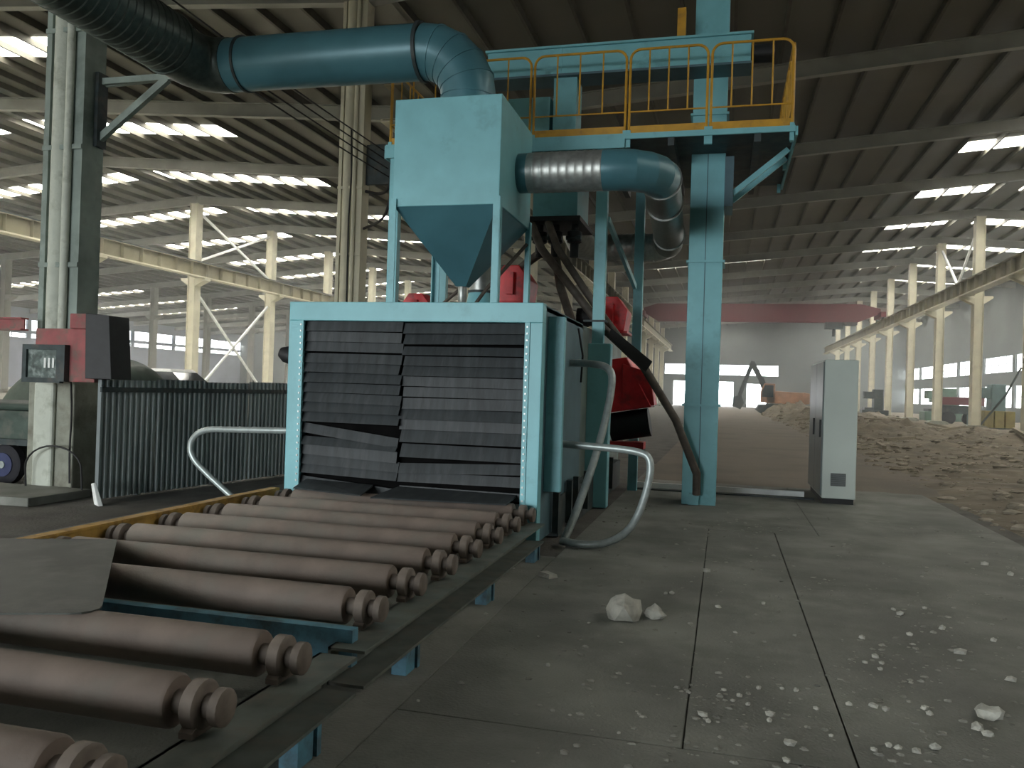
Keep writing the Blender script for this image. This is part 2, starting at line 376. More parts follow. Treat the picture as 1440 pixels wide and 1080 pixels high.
for i in range(len(frames) - 1):
    for z0, z1 in RW:
        MB().box(XD - .15, XD + .15, frames[i] - 0.35, frames[i] + 0.35, z0, z1).build('wall_pier', 'wall', wr)
        if frames[i] > 48: window(XD, frames[i] + 0.35, frames[i + 1] - 0.35, z0, z1, 4)
        else: MB().box(XD - .15, XD + .15, frames[i] + .35, frames[i + 1] - .35, z0, z1).build('wall_panel', 'wall', wr)
    for z0, z1 in LW:
        MB().box(XE - .15, XE + .15, frames[i] - 0.3, frames[i] + 0.3, z0, z1).build('wall_pier', 'wallblue', wl)
        if frames[i] > 24: window(XE, frames[i] + 0.3, frames[i + 1] - 0.3, z0, z1, 4)
        else: MB().box(XE - .15, XE + .15, frames[i] + .3, frames[i + 1] - .3, z0, z1).build('wall_panel', 'wallblue', wl)
def wall_y(name, y, x0, x1, holes, m, toph):      # end wall with rectangular openings
    r_ = sroot(name)
    xs = sorted({x0, x1, XM, XB, XA, XC} | {h[0] for h in holes} | {h[1] for h in holes})
    for a, b in zip(xs, xs[1:]):
        if a < x0 or b > x1: continue
        mid = (a + b) / 2; hs = sorted([(h[2], h[3]) for h in holes if h[0] <= mid <= h[1]]); z = 0.0
        for h0, h1 in hs:
            if h0 > z + 1e-4: MB().box(a, b, y - .15, y + .15, z, h0).build('wall_panel', m, r_)
            z = h1
        za, zb = roof_z(a) + PUR, roof_z(b) + PUR
        MB().hexa([(a, y - .15, z), (b, y - .15, z), (b, y + .15, z), (a, y + .15, z), (a, y - .15, za), (b, y - .15, zb), (b, y + .15, zb), (a, y + .15, za)]).build('wall_panel', m, r_)
    return r_
wall_y('wall_back', Y_FAR, XE, XD, [(-8.3, 7.0, 4.3, 5.8), (-7.0, -3.2, 0, 3.4), (-1.2, 1.1, 0, 3.4), (2.9, 5.5, 0, 3.2)], 'wall', 0)
window(Y_FAR, -8.3, 7.0, 4.3, 5.8, 6, 'y')
wall_y('wall_front', Y_NEAR, XE, XD, [(GATE[0], GATE[1], 0, GATE[2])], 'wall', 0)

# ================================================================== COLUMNS AND RUNWAY BEAMS
def hcol(mb, x, y, z0, z1, w, d, t=0.03):
    mb.box(x - w / 2, x + w / 2, y - d / 2, y - d / 2 + t, z0, z1).box(x - w / 2, x + w / 2, y + d / 2 - t, y + d / 2, z0, z1)
    mb.box(x - t / 2, x + t / 2, y - d / 2 + t, y + d / 2 - t, z0, z1); return mb
def row_column(x, y, side, ztop, label, group, m='cream'):
    r_ = root('steel_column', (x, y, 0), label, 'column', group)
    b = MB(); b.box(x - .24, x - .21, y - .3, y + .3, 0.25, ztop); b.box(x + .21, x + .24, y - .3, y + .3, 0.25, ztop); b.box(x - .21, x + .21, y - .22, y + .22, 0.25, ztop)
    b.build('shaft', m, r_)
    c = MB().prism([(x + side * .2, 6.95), (x + side * 0.9, 7.3), (x + side * 0.9, 7.42), (x + side * .2, 7.42)], 'y', y - .28, y + .28)
    c.prism([(x - side * .2, 6.95), (x - side * 0.7, 7.3), (x - side * 0.7, 7.42), (x - side * .2, 7.42)], 'y', y - .28, y + .28)
    c.build('corbel', m, r_)
    MB().prism([(x - .6, 0), (x + .6, 0), (x + .6, .2), (x + .42, .3), (x - .42, .3), (x - .6, .2)], 'y', y - .5, y + .5).build('footing', 'colbase', r_)
    return r_
protos = {}
def place_columns(x, side, ys, label, group, m='cream'):
    p = None
    for y in ys:
        if p is None: p = row_column(x, y, side, roof_z(x) - 0.45, label, group, m)
        else: copy_tree(p, loc=(x, y, 0))
place_columns(XC, -1, [y for y in frames[1:-1] if y > 5], 'tall cream steel column with crane corbel along the rubble lot', 'columns along the rubble lot')
place_columns(XB, 1, [y for y in frames[1:-1] if y > 5], 'tall cream steel column with crane corbel beyond the corrugated fence', 'columns beyond the corrugated fence')
place_columns(XM, 1, [y for y in frames[1:-1] if y > 30], 'distant grey column of the farthest row beyond the tarpaulin heap', 'columns of the farthest row', 'rafter')
place_columns(XA, 1, [y for y in frames[1:-1] if y > 20], 'cream steel column in the row standing behind the blasting machine', 'columns behind the blasting machine')

def runway(name, x, y0, y1, label):
    r_ = root(name, (x, y0, 7.45), label, 'crane beam')
    MB().ibeam((x, y0, 7.86), (x, y1, 7.86), 0.42, 0.82, 0.03).build('girder', 'beam_shade', r_)  # shade of the web is in its colour
    MB().box(x - .26, x + .26, y0, y1, 7.42, 7.49).build('lit_flange', 'cream', r_)  # added paler strip, painted as the lit edge of the beam
    MB().box(x - .04, x + .04, y0, y1, 8.27, 8.37).build('rail', 'dark', r_)
    k = y0 + 1.4
    s_ = MB()
    while k < min(y1, 75): s_.box(x - .2, x + .2, k - .012, k + .012, 7.48, 8.24); k += 1.4
    s_.build('stiffener', 'beam_shade', r_)
    return r_
RX = {'C': XC - 0.68, 'B': XB + 0.68, 'A': XA + 0.68, 'A2': XA - 0.68}
runway('crane_runway_beam', RX['C'], Y_NEAR + 1, Y_FAR - 1, 'long cream crane runway beam on the corbels above the rubble lot')
runway('crane_runway_beam', RX['B'], Y_NEAR + 1, Y_FAR - 1, 'long cream crane runway beam on the corbels beyond the corrugated fence')
runway('crane_runway_beam', RX['A'], 17.0, Y_FAR - 1, 'cream crane runway beam on the column row behind the blasting machine')

def brace(x, ya, yb, z0, z1, label, v=False):
    b = MB()
    if v:
        mid = (ya + yb) / 2; b.bar((x, ya, z1), (x, mid, z0), .12, .12); b.bar((x, mid, z0), (x, yb, z1), .12, .12)
    else:
        b.bar((x, ya, z0), (x, yb, z1), .12, .12); b.bar((x, ya, z1), (x, yb, z0), .12, .12)
    return tag(b.build('cross_brace', 'white', at=(x, ya, z0)), label, 'brace')
brace(XB, frames[7] + .3, frames[8] - .3, 0.6, 6.6, 'thin X-shaped steel brace between the cream columns beyond the corrugated fence')
brace(XB, frames[7] + .3, frames[8] - .3, 8.5, 11.4, 'thin crossed steel brace above the runway beam beyond the corrugated fence')
brace(XC, frames[8] + .3, frames[9] - .3, 8.6, 11.3, 'thin V-shaped steel brace above the runway beam over the rubble lot', True)

# ---- the two near columns of row A
def big_column(y, label, full):            # y = front face
    x = XA - .15
    r_ = root('factory_column', (x, y + .2, 0), label, 'column')
    zt = roof_z(XA) - 0.45; mm = 'colgrey' if full else 'cream'; mp = 'colpale' if full else 'cream'
    b = MB(); b.box(x - .30, x - .22, y, y + .38, 1.4, zt); b.box(x + .08, x + .28, y + .02, y + .38, 1.4, zt); b.box(x - .22, x + .08, y + .12, y + .34, 1.4, zt)
    b.build('shaft', mm, r_)
    p = MB(); n = 10
    pts = [(x - .10 + .14 * math.cos(math.pi + math.pi * i / n), y + .14 + .17 * math.sin(math.pi + math.pi * i / n)) for i in range(n + 1)]
    p.prism(pts, 'z', 1.4, zt).build('pilaster', mp, r_, smooth=True)
    MB().tube([(x + .10, y - .02, 1.42), (x + .10, y - .02, zt)], 0.05, 10).build('conduit_pipe', mp, r_, smooth=True)
    for zz in (2.9, 4.4, 5.9): MB().box(x - .31, x + .29, y - .012, y + .02, zz - .03, zz + .03).build('clamp_band', mm, r_)
    MB().box(x - .34, x + .36, y - .06, y + .44, 0.0, 1.42).build('concrete_foot', 'colbase', r_, bevel=0.02)
    MB().box(x - .20, x + .10, y - .12, y - .05, 0.0, 1.40).build('foot_strip', 'colpale', r_, bevel=0.03)
    return r_
colA0 = big_column(8.60, 'massive grey-green column with pale concrete foot beside the corrugated fence', True)
colA1 = big_column(16.75, 'pale column with a dark cable down its face, standing left of the hopper box', False)
MB().tube([(XA - .14, 16.70, 7.2), (XA - .10, 16.70, 6.2), (XA - .14, 16.70, 5.2), (XA - .12, 16.70, 3.0), (XA - .14, 16.70, 1.45)], 0.02, 6).build('cable', 'cable', colA1)

# ================================================================== ROLLER CONVEYOR
XL, XR = -4.18, -1.52                      # outer faces of the side rails
def make_roller(parent, y):
    z = 0.40; x0, x1 = -3.92, -1.775; r = 0.092
    path = [(x0, y, z), (x0 + .012, y, z), (x1 - .012, y, z), (x1, y, z)]
    ro = MB().tube(path, r, 24, True, [r - .008, r, r, r - .008]).build('roller', 'roller', parent, smooth=True, at=(x0, y, z))
    for xa, xb, s_ in ((x0 - .17, x0, -1), (x1, x1 + .17, 1)):
        MB().tube([(xa, y, z), (xb, y, z)], 0.042, 14).build('shaft', 'bearing', ro, smooth=True)
        xc = xa + .085 if s_ < 0 else xb - .085
        MB().tube([(xc - .03, y, z), (xc - .022, y, z), (xc + .022, y, z), (xc + .03, y, z)], .07, 20, True, [.074, .084, .084, .074]).build('bearing_ring', 'bearing', ro, smooth=True)
        foot = MB().prism([(y - .075, .31), (y + .075, .31), (y + .075, .33), (y + .05, .345), (y + .04, .39), (y - .04, .39), (y - .05, .345), (y - .075, .33)], 'x', xc - .026, xc + .026)
        foot.build('bearing_foot', 'bearing', ro)
        xe = xa if s_ < 0 else xb
        MB().tube([(xe - .022, y, z), (xe - .016, y, z), (xe + .016, y, z), (xe + .022, y, z)], .05, 16, True, [.054, .064, .064, .054]).build('end_cap', 'bearing', ro, smooth=True)
    return ro
def conveyor(label, y0, y1, ys, legs, beams, guide=None):
    r_ = root('roller_conveyor', ((XL + XR) / 2, y0, 0), label, 'conveyor')
    MB().channel((XR - .09, y0, .225), (XR - .09, y1, .225), .18, .17, .014, 1).build('side_rail', 'darkgreen', r_)
    MB().channel((XL + .09, y0, .225), (XL + .09, y1, .225), .18, .17, .014, -1).build('side_rail', 'darkgreen', r_)
    for ly in legs:
        for xa, d in ((XR - .10, 1), (XL + .02, -1)):
            b = MB().box(xa, xa + .08, ly - .06, ly + .06, .012 if xa > -3 else 0, .145); b.box(xa + .01, xa + .09, ly + .075, ly + .11, 0.012 if xa > -3 else 0, .145); b.box(xa, xa + .012, ly + .05, ly + .08, .02, .145)
            b.build('leg', 'blue_leg', r_)
    for by in beams:
        MB().box(XL + .1, XR - .1, by - .03, by + .03, .20, .37).build('cross_beam', 'blue_leg', r_)
    p = None
    for y in ys:
        if p is None: p = make_roller(r_, y); p_y = y
        else: copy_tree(p, r_, (p.location.x, p.location.y + y - p_y, p.location.z))
    if guide:
        MB().box(XL - .06, XL + .03, guide[0], guide[1], .45, .475).box(XL + .01, XL + .03, guide[0], guide[1], .375, .455).build('side_guide', 'ochre', r_)
        for gy in (guide[0] + .3, (guide[0] + guide[1]) / 2, guide[1] - .3): MB().box(XL - .02, XL + .01, gy - .04, gy + .04, .29, .455).build('guide_bracket', 'ochre', r_)
    return r_
conveyor('roller conveyor section leading into the curtained chamber mouth, yellow strip along one side', 3.38, 7.137,
         [3.74 + .545 * k for k in range(7)], [4.0, 5.46, 6.92], [3.49], (3.5, 7.12))
conveyor('roller conveyor section with few rollers, farther from the chamber mouth, steel plate on its end', -0.6, 3.30,
         [2.96 - .53 * k for k in range(6)], [2.9, 1.2], [])

# steel plate lying on the rollers
A = Vector((-3.60, 4.28, 0)); e1 = Vector((.62, -.785, 0)); e2 = Vector((-.93, -.37, 0))
e1.normalize(); e2.normalize()
c0 = A; c1 = A + e1 * 1.60; outl = [c0]
outl += [c1 + e1 * (.12 * math.sin(t)) + e2 * (.12 * (1 - math.cos(t))) for t in (0, .4, .8, 1.2, math.pi / 2)]
outl += [c1 + e1 * .12 + e2 * 1.9, c0 + e2 * 1.9]
pl = MB().prism([(p.x, p.y) for p in outl], 'z', .489, .497).build('steel_plate', 'plate', at=(A.x, A.y, .489))
tag(pl, 'dull grey steel plate lying loose across the conveyor rollers', 'steel plate')

# ================================================================== BLASTING CHAMBER
ch = root('blasting_chamber', (-2.85, 7.13, 0), 'pale blue shot-blasting chamber with mouth closed by black rubber strips', 'blasting machine')
FY = 7.13
MB().box(-1.73, -1.59, FY, FY + .14, 0.012, 2.10).build('front_post', 'blue', ch, bevel=.006)
MB().box(-4.11, -3.97, FY, FY + .14, 0.0, 2.10).build('front_post', 'blue', ch, bevel=.006)
MB().box(-4.11, -1.59, FY, FY + .14, 2.10, 2.28).build('front_header', 'blue', ch, bevel=.006)
for x0 in (-3.995, -1.75):                 # clamping strips with bolts
    cs = MB().box(x0, x0 + .045, FY - .012, FY + .02, .46, 2.10).build('clamp_strip', 'blue', ch)
    bl = MB()
    for i in range(27):
        z = .50 + i * .06; bl.box(x0 + .014, x0 + .030, FY - .02, FY - .012, z - .008, z + .008)
    bl.build('bolt_row', 'pipe', cs)
# vestibule and cabin walls
MB().box(-1.66, -1.62, FY + .14, 9.42, .10, 2.27).build('side_wall', 'chblue', ch)
MB().box(-4.08, -4.04, FY + .14, 9.42, .10, 2.27).build('side_wall', 'chblue', ch)
MB().box(-4.08, -1.62, FY + .14, 9.42, 2.23, 2.28).build('roof_plate', 'chblue', ch)
MB().box(-4.3, -1.72, 9.42, 13.9, .05, 2.32).build('cabin', 'chside', ch, bevel=.01)
MB().box(-3.96, -1.74, 8.3, 8.34, .3, 2.2).build('inner_baffle', 'black', ch)
MB().box(-1.62, -1.46, 7.50, 7.57, .55, 2.19).build('side_flange', 'blue', ch, bevel=.005)
MB().box(-1.60, -1.56, 7.57, 7.95, .57, 2.17).build('door_leaf', 'chblue', ch)
MB().box(-1.72, -1.60, 8.2, 10.445, 0.012, .42).build('base_skirt', 'dark', ch)
MB().box(-1.72, -1.60, 10.635, 13.2, 0.012, .42).build('base_skirt', 'dark', ch)
for yy in (7.9, 8.6, 9.0, 9.7, 11.2, 11.9):
    MB().box(-1.60, -1.54, yy - .04, yy + .04, .1, .55).build('skirt_rib', 'dark', ch)
MB().box(-1.73, -1.66, 9.45, 9.52, .4, 2.3).build('cabin_rib', 'ochre', ch)
MB().tube([(-1.60, 9.0, 2.2), (-1.55, 9.05, 1.9), (-1.57, 9.1, 1.6)], .012, 6).build('cable', 'cable', ch)
# stacked rubber strips, two stacks meeting in the middle; (z at post, z at middle, height, forward tilt)
def strip(xa, xb, za, zb, h, y, tilt, th=.02):
    p = []
    for (x, z) in ((xa, za), (xb, zb)):
        p.append((x, z))
    v = [(xa, y - tilt, za - h), (xb, y - tilt, zb - h), (xb, y - tilt + th, zb - h), (xa, y - tilt + th, za - h),
         (xa, y, za), (xb, y, zb), (xb, y + th, zb), (xa, y + th, za)]
    return MB().hexa(v).build('rubber_strip', 'rubber', ch)
rs = random.Random(3)
left = [(2.10, 2.10, .105), (2.00, 1.995, .105), (1.90, 1.895, .10), (1.79, 1.785, .10), (1.70, 1.69, .10), (1.60, 1.60, .10), (1.505, 1.50, .10), (1.41, 1.40, .10), (1.315, 1.31, .10),
        (1.22, 1.215, .10), (1.115, 1.00, .10), (.985, .955, .085), (.915, .87, .11), (.81, .775, .10), (.715, .685, .09), (.60, .52, .11)]
right = [(2.10, 2.09, .11), (2.00, 1.985, .105), (1.875, 1.87, .09), (1.785, 1.78, .10), (1.69, 1.685, .10), (1.59, 1.59, .10), (1.495, 1.49, .10), (1.40, 1.385, .11), (1.29, 1.285, .105),
         (1.19, 1.185, .105), (1.09, 1.085, .12), (.955, .955, .13), (.815, .770, .10), (.70, .69, .10), (.55, .56, .08)]
for i, (za, zb, h) in enumerate(left):
    strip(-3.965, -2.94 - rs.uniform(0, .03), za, zb, h - .008, FY + .055 + rs.uniform(0, .012), rs.uniform(0.015, .06))
for i, (za, zb, h) in enumerate(right):
    strip(-1.735, -2.96 + rs.uniform(0, .03), za, zb, h - .008, FY + .075 + rs.uniform(0, .012), rs.uniform(0.015, .06))
MB().box(-3.965, -1.735, FY + .125, FY + .135, .45, 2.1).build('shade_sheet', 'void', ch)  # added black sheet that paints shade into the gaps between strips
# loose bottom flaps lying on the rollers
MB().hexa([(-3.9, 6.93, .50), (-3.15, 6.80, .49), (-3.15, 6.81, .50), (-3.9, 6.94, .51), (-3.9, FY + .05, .56), (-3.2, FY + .05, .53), (-3.2, FY + .06, .55), (-3.9, FY + .06, .57)]).build('bottom_flap', 'rubber', ch)
MB().hexa([(-3.02, 6.72, .49), (-1.80, 6.85, .49), (-1.80, 6.86, .50), (-3.02, 6.73, .50), (-2.95, FY + .06, .53), (-1.80, FY + .06, .52), (-1.80, FY + .07, .54), (-2.95, FY + .07, .55)]).build('bottom_flap', 'rubber', ch)

sm_ = MB().tube([(-4.11, 7.45, 1.72), (-4.16, 7.45, 1.73), (-4.30, 7.42, 1.78), (-4.36, 7.41, 1.80)], .08, 14, True, [.05, .085, .085, .05]).build('side_motor', 'black', ch, smooth=True)
MB().tube([(-4.18, 7.36, 1.70), (-4.18, 7.33, 1.70)], .025, 10).build('motor_plug', 'white', sm_, smooth=True)
# ================================================================== SETTLING HOPPER ON POSTS
hx0, hx1, hy0, hy1, hz0, hz1 = -3.45, -2.28, 8.0, 9.35, 3.38, 4.51
hp = root('settling_hopper', ((hx0 + hx1) / 2, (hy0 + hy1) / 2, 2.28), 'blue square dust box with pyramid bottom standing on posts over the chamber', 'dust hopper')
MB().box(hx0, hx1, hy0, hy1, hz0, hz1).build('box_body', 'blue', hp, bevel=.008)
cx, cyy = (hx0 + hx1) / 2, (hy0 + hy1) / 2
MB().hexa([(cx - .06, cyy - .06, 2.62), (cx + .06, cyy - .06, 2.62), (cx + .06, cyy + .06, 2.62), (cx - .06, cyy + .06, 2.62),
           (hx0 + .02, hy0 + .01, hz0), (hx1 - .02, hy0 + .01, hz0), (hx1 - .02, hy1 - .01, hz0), (hx0 + .02, hy1 - .01, hz0)]).build('pyramid_bottom', 'duct_shade_blue', hp)  # darker blue paints the shade on these down-facing sides
for px, py in ((hx0 + .02, hy0 + .02), (hx1 - .02, hy0 + .02), (hx0 + .02, hy1 - .02), (hx1 - .02, hy1 - .02)):
    sx_ = 1 if px < cx else -1; sy_ = 1 if py < cyy else -1
    MB().box(px - .035, px + .035, py - .04 * sy_ - .006, py - .04 * sy_ + .006, 2.28, 3.46).box(px - .035 * sx_ - .006, px - .035 * sx_ + .006, py - .04, py + .04, 2.28, 3.46).build('post', 'blue', hp)
vp = MB().tube([(cx, cyy, 2.64), (cx, cyy, 2.60), (cx, cyy, 2.48), (cx, cyy, 2.44)], .06, 14, True, [.04, .05, .05, .035]).build('outlet_valve', 'galv', hp, smooth=True)
MB().tube([(cx, cyy, 2.46), (cx, cyy, 2.30)], .035, 10).build('outlet_pipe', 'dark', vp, smooth=True)
MB().tube([(cx - .05, cyy, 2.58), (cx - .25, cyy + .1, 2.45), (cx - .55, cyy + .2, 2.30)], .02, 8).build('hose', 'rustpipe', hp, smooth=True)
MB().tube([(cx + .06, cyy + .1, 2.35), (cx + .2, cyy + .2, 2.6), (-2.30, 9.31, 3.2)], .022, 8).build('hose', 'rustpipe', hp, smooth=True)

# vent pipe rising from the chamber roof
vt = root('roof_vent_pipe', (-2.95, 9.66, 2.31), 'short silver vent pipe with flared blue foot under the hopper', 'pipe')
MB().tube([(-2.95, 9.66, 2.31), (-2.95, 9.66, 2.68)], .2, 20, True, [.22, .15]).build('flared_foot', 'blue', vt, smooth=True)
MB().tube([(-2.95, 9.66, 2.68), (-2.95, 9.66, 3.12)], .145, 20).build('pipe', 'galv', vt, smooth=True)
MB().tube([(-2.95, 9.66, 2.665), (-2.95, 9.66, 2.695)], .165, 20).build('collar', 'dark', vt, smooth=True)

# ================================================================== DUCTS
DZ, DY = 5.30, 8.70
ELX = -2.87
# blue elbow and straight duct above the hopper
bd = root('exhaust_duct', (ELX, DY, hz1), 'large blue sheet-metal duct with segmented elbow rising from the hopper box', 'duct')
RB = 0.56
el = arc((ELX - RB, DY, DZ - RB), (1, 0, 0), (0, 0, 1), 0, math.pi / 2, 5, RB)
ep = [(ELX, DY, hz1)] + [tuple(p) for p in el]
MB().tube(ep, .31, 28).build('elbow', 'duct_shade_blue', bd, smooth=True, ang=14)
for p, q in zip(el[:-1], el[1:]):
    pass
for i, p in enumerate(el):                 # seams between the lobster-back segments
    t = Vector((-math.sin(i * math.pi / 10), 0, math.cos(i * math.pi / 10)))
    MB().tube([p - t * .008, p + t * .008], .318, 28).build('seam', 'duct_shade_blue', bd, smooth=True)
MB().tube([(ELX - RB, DY, DZ), (-5.92, DY, DZ + .02)], .31, 32).build('straight_duct', 'duct_shade_blue', bd, smooth=True)
MB().tube([(ELX - RB + .01, DY, DZ), (ELX - RB - .03, DY, DZ)], .335, 32).build('flange', 'dark', bd, smooth=True)
MB().tube([(-5.70, DY, DZ + .02), (-5.73, DY, DZ + .02)], .33, 32).build('flange', 'dark', bd, smooth=True)
MB().tube([(ELX, DY, hz1), (ELX, DY, hz1 + .03)], .34, 28).build('flange', 'dark', bd, smooth=True)
# spiral duct running on toward the near end of the hall
sd = root('spiral_duct', (-6.05, DY, DZ), 'grey spiral-wound duct with painted-in shade passing in front of the massive column', 'duct')
SX = -6.30
elb = arc((SX + .36, DY - .36, DZ + .02), (0, 1, 0), (-1, 0, 0), 0, math.pi / 2, 6, .36)
P2 = Vector((SX, 8.02, DZ + .04)); P3 = Vector((SX - .15, 2.0, DZ + .12))
MB().tube([Vector((-5.90, DY, DZ + .02))] + elb + [P2], .32, 28).build('elbow', 'galv_shaded', sd, smooth=True)
path, rad = ribbed(P2, P3, .11, .010, .345)
MB().tube(path, .345, 30, True, rad).build('spiral_tube', 'galv_shaded', sd, smooth=True)  # dark grey holds the painted shade of the poorly lit duct
MB().tube([P2 + Vector((0, .02, 0)), P2 - Vector((0, .02, 0))], .362, 30).build('end_flange', 'galv_shaded', sd, smooth=True)
br = root('duct_bracket', (-7.72, 9.0, 4.6), 'grey steel triangular bracket on the massive column carrying the duct', 'bracket')
MB().box(-7.97, -6.30, 8.86, 8.93, 5.28, 5.36).build('arm', 'colgrey', br)
MB().bar((-7.95, 8.89, 4.58), (-6.95, 8.89, 5.30), .07, .09).build('strut', 'colgrey', br)
MB().box(-7.97, -7.92, 8.80, 8.97, 4.46, 5.42).build('wall_plate', 'dark', br)
MB().bar((-7.94, 8.95, 5.30), (-6.50, 8.91, 5.33), .05, .06).build('side_strut', 'colgrey', br)

# side outlet: galvanised duct, blue elbow, then back along the machine
so = root('side_duct', (-2.28, 8.8, 3.9), 'silver spiral duct with blue elbow leaving the side of the hopper box', 'duct')
SZ, SY, SR = 3.90, 8.80, .222
MB().tube([(hx1 - .02, SY, SZ), (-2.16, SY, SZ)], .215, 24).build('stub', 'duct_shade_blue', so, smooth=True)
path, rad = ribbed((-2.17, SY, SZ), (-1.34, SY, SZ), .092, .003, SR - .003)
MB().tube(path, SR, 28, True, rad).build('spiral_tube', 'galv', so, smooth=True)
ER = .46
a0 = Vector((-1.34, SY, SZ)); 
ex = -1.22
el2 = [a0, Vector((ex, SY, SZ))] + arc((ex, SY + ER, SZ), (0, -1, 0), (1, 0, 0), .0, math.pi / 2, 4, ER)[1:]
MB().tube(el2, SR, 32).build('elbow', 'duct_shade_blue', so, smooth=True, ang=14)
pe = el2[-1]
segs = [(pe, Vector((pe.x - .03, pe.y + 1.0, SZ - .03))), (Vector((pe.x - .03, pe.y + 1.0, SZ - .03)), Vector((pe.x - .10, pe.y + 2.9, SZ - .07))), (Vector((pe.x - .10, pe.y + 2.9, SZ - .07)), Vector((pe.x - .14, pe.y + 3.42, SZ - .1)))]
for p, q in segs:
    MB().tube([p, q], SR - .008, 26).build('back_pipe', 'galv_shaded', so, smooth=True)
    MB().tube([p, p + (q - p).normalized() * .03], SR + .012, 26).build('seam_ring', 'galv', so, smooth=True)
pq = segs[-1][1]
el3 = arc((pq.x - .3, pq.y, pq.z), (1, 0, 0), (0, 1, 0), 0, math.pi / 2, 4, .3)
pr_ = Vector((-1.95, el3[-1].y, el3[-1].z))
path, rad = ribbed(el3[-1], pr_, .09, .005, SR - .012)
el4 = arc((pr_.x, pr_.y - .3, pr_.z), (0, 1, 0), (-1, 0, 0), 0, math.pi / 2, 5, .3)[1:] + [Vector((-2.26, 11.57, 4.07))]
MB().tube(el3 + path[1:] + el4, SR, 24, True, [SR - .012] * len(el3) + rad[1:] + [SR - .012] * len(el4)).build('return_pipe', 'galv', so, smooth=True)

# ================================================================== PLATFORM WITH RAILINGS
PX0, PX1, PY0, PY1, PZ = -4.62, .74, 10.46, 13.2, 4.80
pf = root('work_platform', (-1.6, PY0, 0.012), 'high blue steel work platform with yellow guard rails on blue posts', 'platform')
MB().box(PX0, -1.35, PY0, PY1, PZ - .03, PZ).build('deck', 'dark', pf)
MB().box(-1.35, -.525, PY0, PY1, PZ - .03, PZ).box(-.085, PX1, PY0, PY1, PZ - .03, PZ).box(-.525, -.085, PY0, 11.352, PZ - .03, PZ).box(-.525, -.085, 11.895, PY1, PZ - .03, PZ).build('deck', 'dark', pf)
MB().box(PX0, -1.33, PY0 - .03, PY0, PZ - .17, PZ + .01).build('edge_channel', 'blue', pf)
MB().box(-1.33, PX1, PY0 - .03, PY0, PZ - .06, PZ + .01).build('edge_channel', 'blue', pf)
MB().box(PX1, PX1 + .03, PY0, PY1, PZ - .10, PZ + .01).build('edge_channel', 'blue', pf)
MB().box(PX0 - .03, PX0, PY0, PY1, PZ - .17, PZ + .01).build('edge_channel', 'blue', pf)
for jx in (-3.6, -2.6, -1.6, -.75, .3):
    MB().box(jx - .04, jx + .04, PY0, PY1, PZ - .16, PZ - .03).build('joist', 'dark', pf)
def rail_panel(p, q, nb):                  # rounded tube frame, balusters, lower rail and toe board
    p, q = Vector(p), Vector(q); d = (q - p).normalized(); L = (q - p).length; h = 1.10; r = .13; R_ = .017
    z = Vector((0, 0, 1)); pts = [p]
    pts += arc(p + d * r + z * (h - r), -d, z, 0, math.pi / 2, 5, r); pts += arc(q - d * r + z * (h - r), z, d, 0, math.pi / 2, 5, r); pts.append(q)
    fr = MB().tube(pts, R_, 8).build('guard_rail', 'yellow', pf, smooth=True)
    MB().tube([p + z * .30, q + z * .30], .011, 8).build('lower_rail', 'yellow', fr, smooth=True)
    for i in range(1, nb + 1):
        b = p + d * L * i / (nb + 1); MB().tube([b + z * .30, b + z * (h - .005)], .011, 8).build('baluster', 'yellow', fr, smooth=True)
    n_ = d.cross(z)
    MB().bar(p + z * .06, q + z * .06, .008, .115).build('toe_board', 'yellow', fr)
    for e in (p, q): MB().bar(e - z * .16, e + z * .06, .05, .05).build('socket', 'blue', fr)
fy_ = PY0 + .03
for a, b in ((-4.58, -3.62), (-3.55, -2.60), (-2.55, -1.34), (-1.29, -.32), (-.27, .70)):
    rail_panel((a, fy_, PZ), (b, fy_, PZ), 3 if a > -3 else 2)
for a, b in ((PY0 + .08, PY0 + 1.35), (PY0 + 1.4, PY1 - .05)):
    rail_panel((PX1 - .03, a, PZ), (PX1 - .03, b, PZ), 3)
    rail_panel((PX0 + .03, a, PZ), (PX0 + .03, b, PZ), 3)
def pf_post(x, y, w, d, z0, z1): MB().box(x - w / 2, x + w / 2, y - d / 2, y + d / 2, z0, z1).build('post', 'blue', pf, bevel=.005)
pf_post(-1.61, 10.54, .15, .12, .012, PZ - .03)
MB().box(-1.725, -1.43, 10.44, 10.64, .012, 2.12).build('post_casing', 'blue', pf, bevel=.01)
MB().box(-1.80, -1.50, 10.46, 10.62, 2.40, 2.425).build('post_flange', 'dark', pf)
pf_post(-1.33, 12.60, .14, .12, .0, PZ - .03)
pf_post(-4.50, 10.54, .14, .12, 0, PZ - .03)
pf_post(-4.50, 12.60, .14, .12, 0, PZ - .03)
MB().bar((-1.54, 10.6, 3.75), (-1.36, 12.4, 3.1), .05, .08).build('diagonal_brace', 'blue', pf)
# bracket to the elevator under the right end
MB().bar((.02, 11.2, 4.18), (.71, 11.2, 4.74), .05, .07).build('bracket_strut', 'blue', pf)
MB().bar((.02, 11.62, 4.18), (.71, 11.62, 4.74), .05, .07).build('bracket_strut', 'blue', pf)
MB().box(-.083, .03, 11.12, 11.70, 4.0, 4.66).build('bracket_plate', 'chblue', pf)

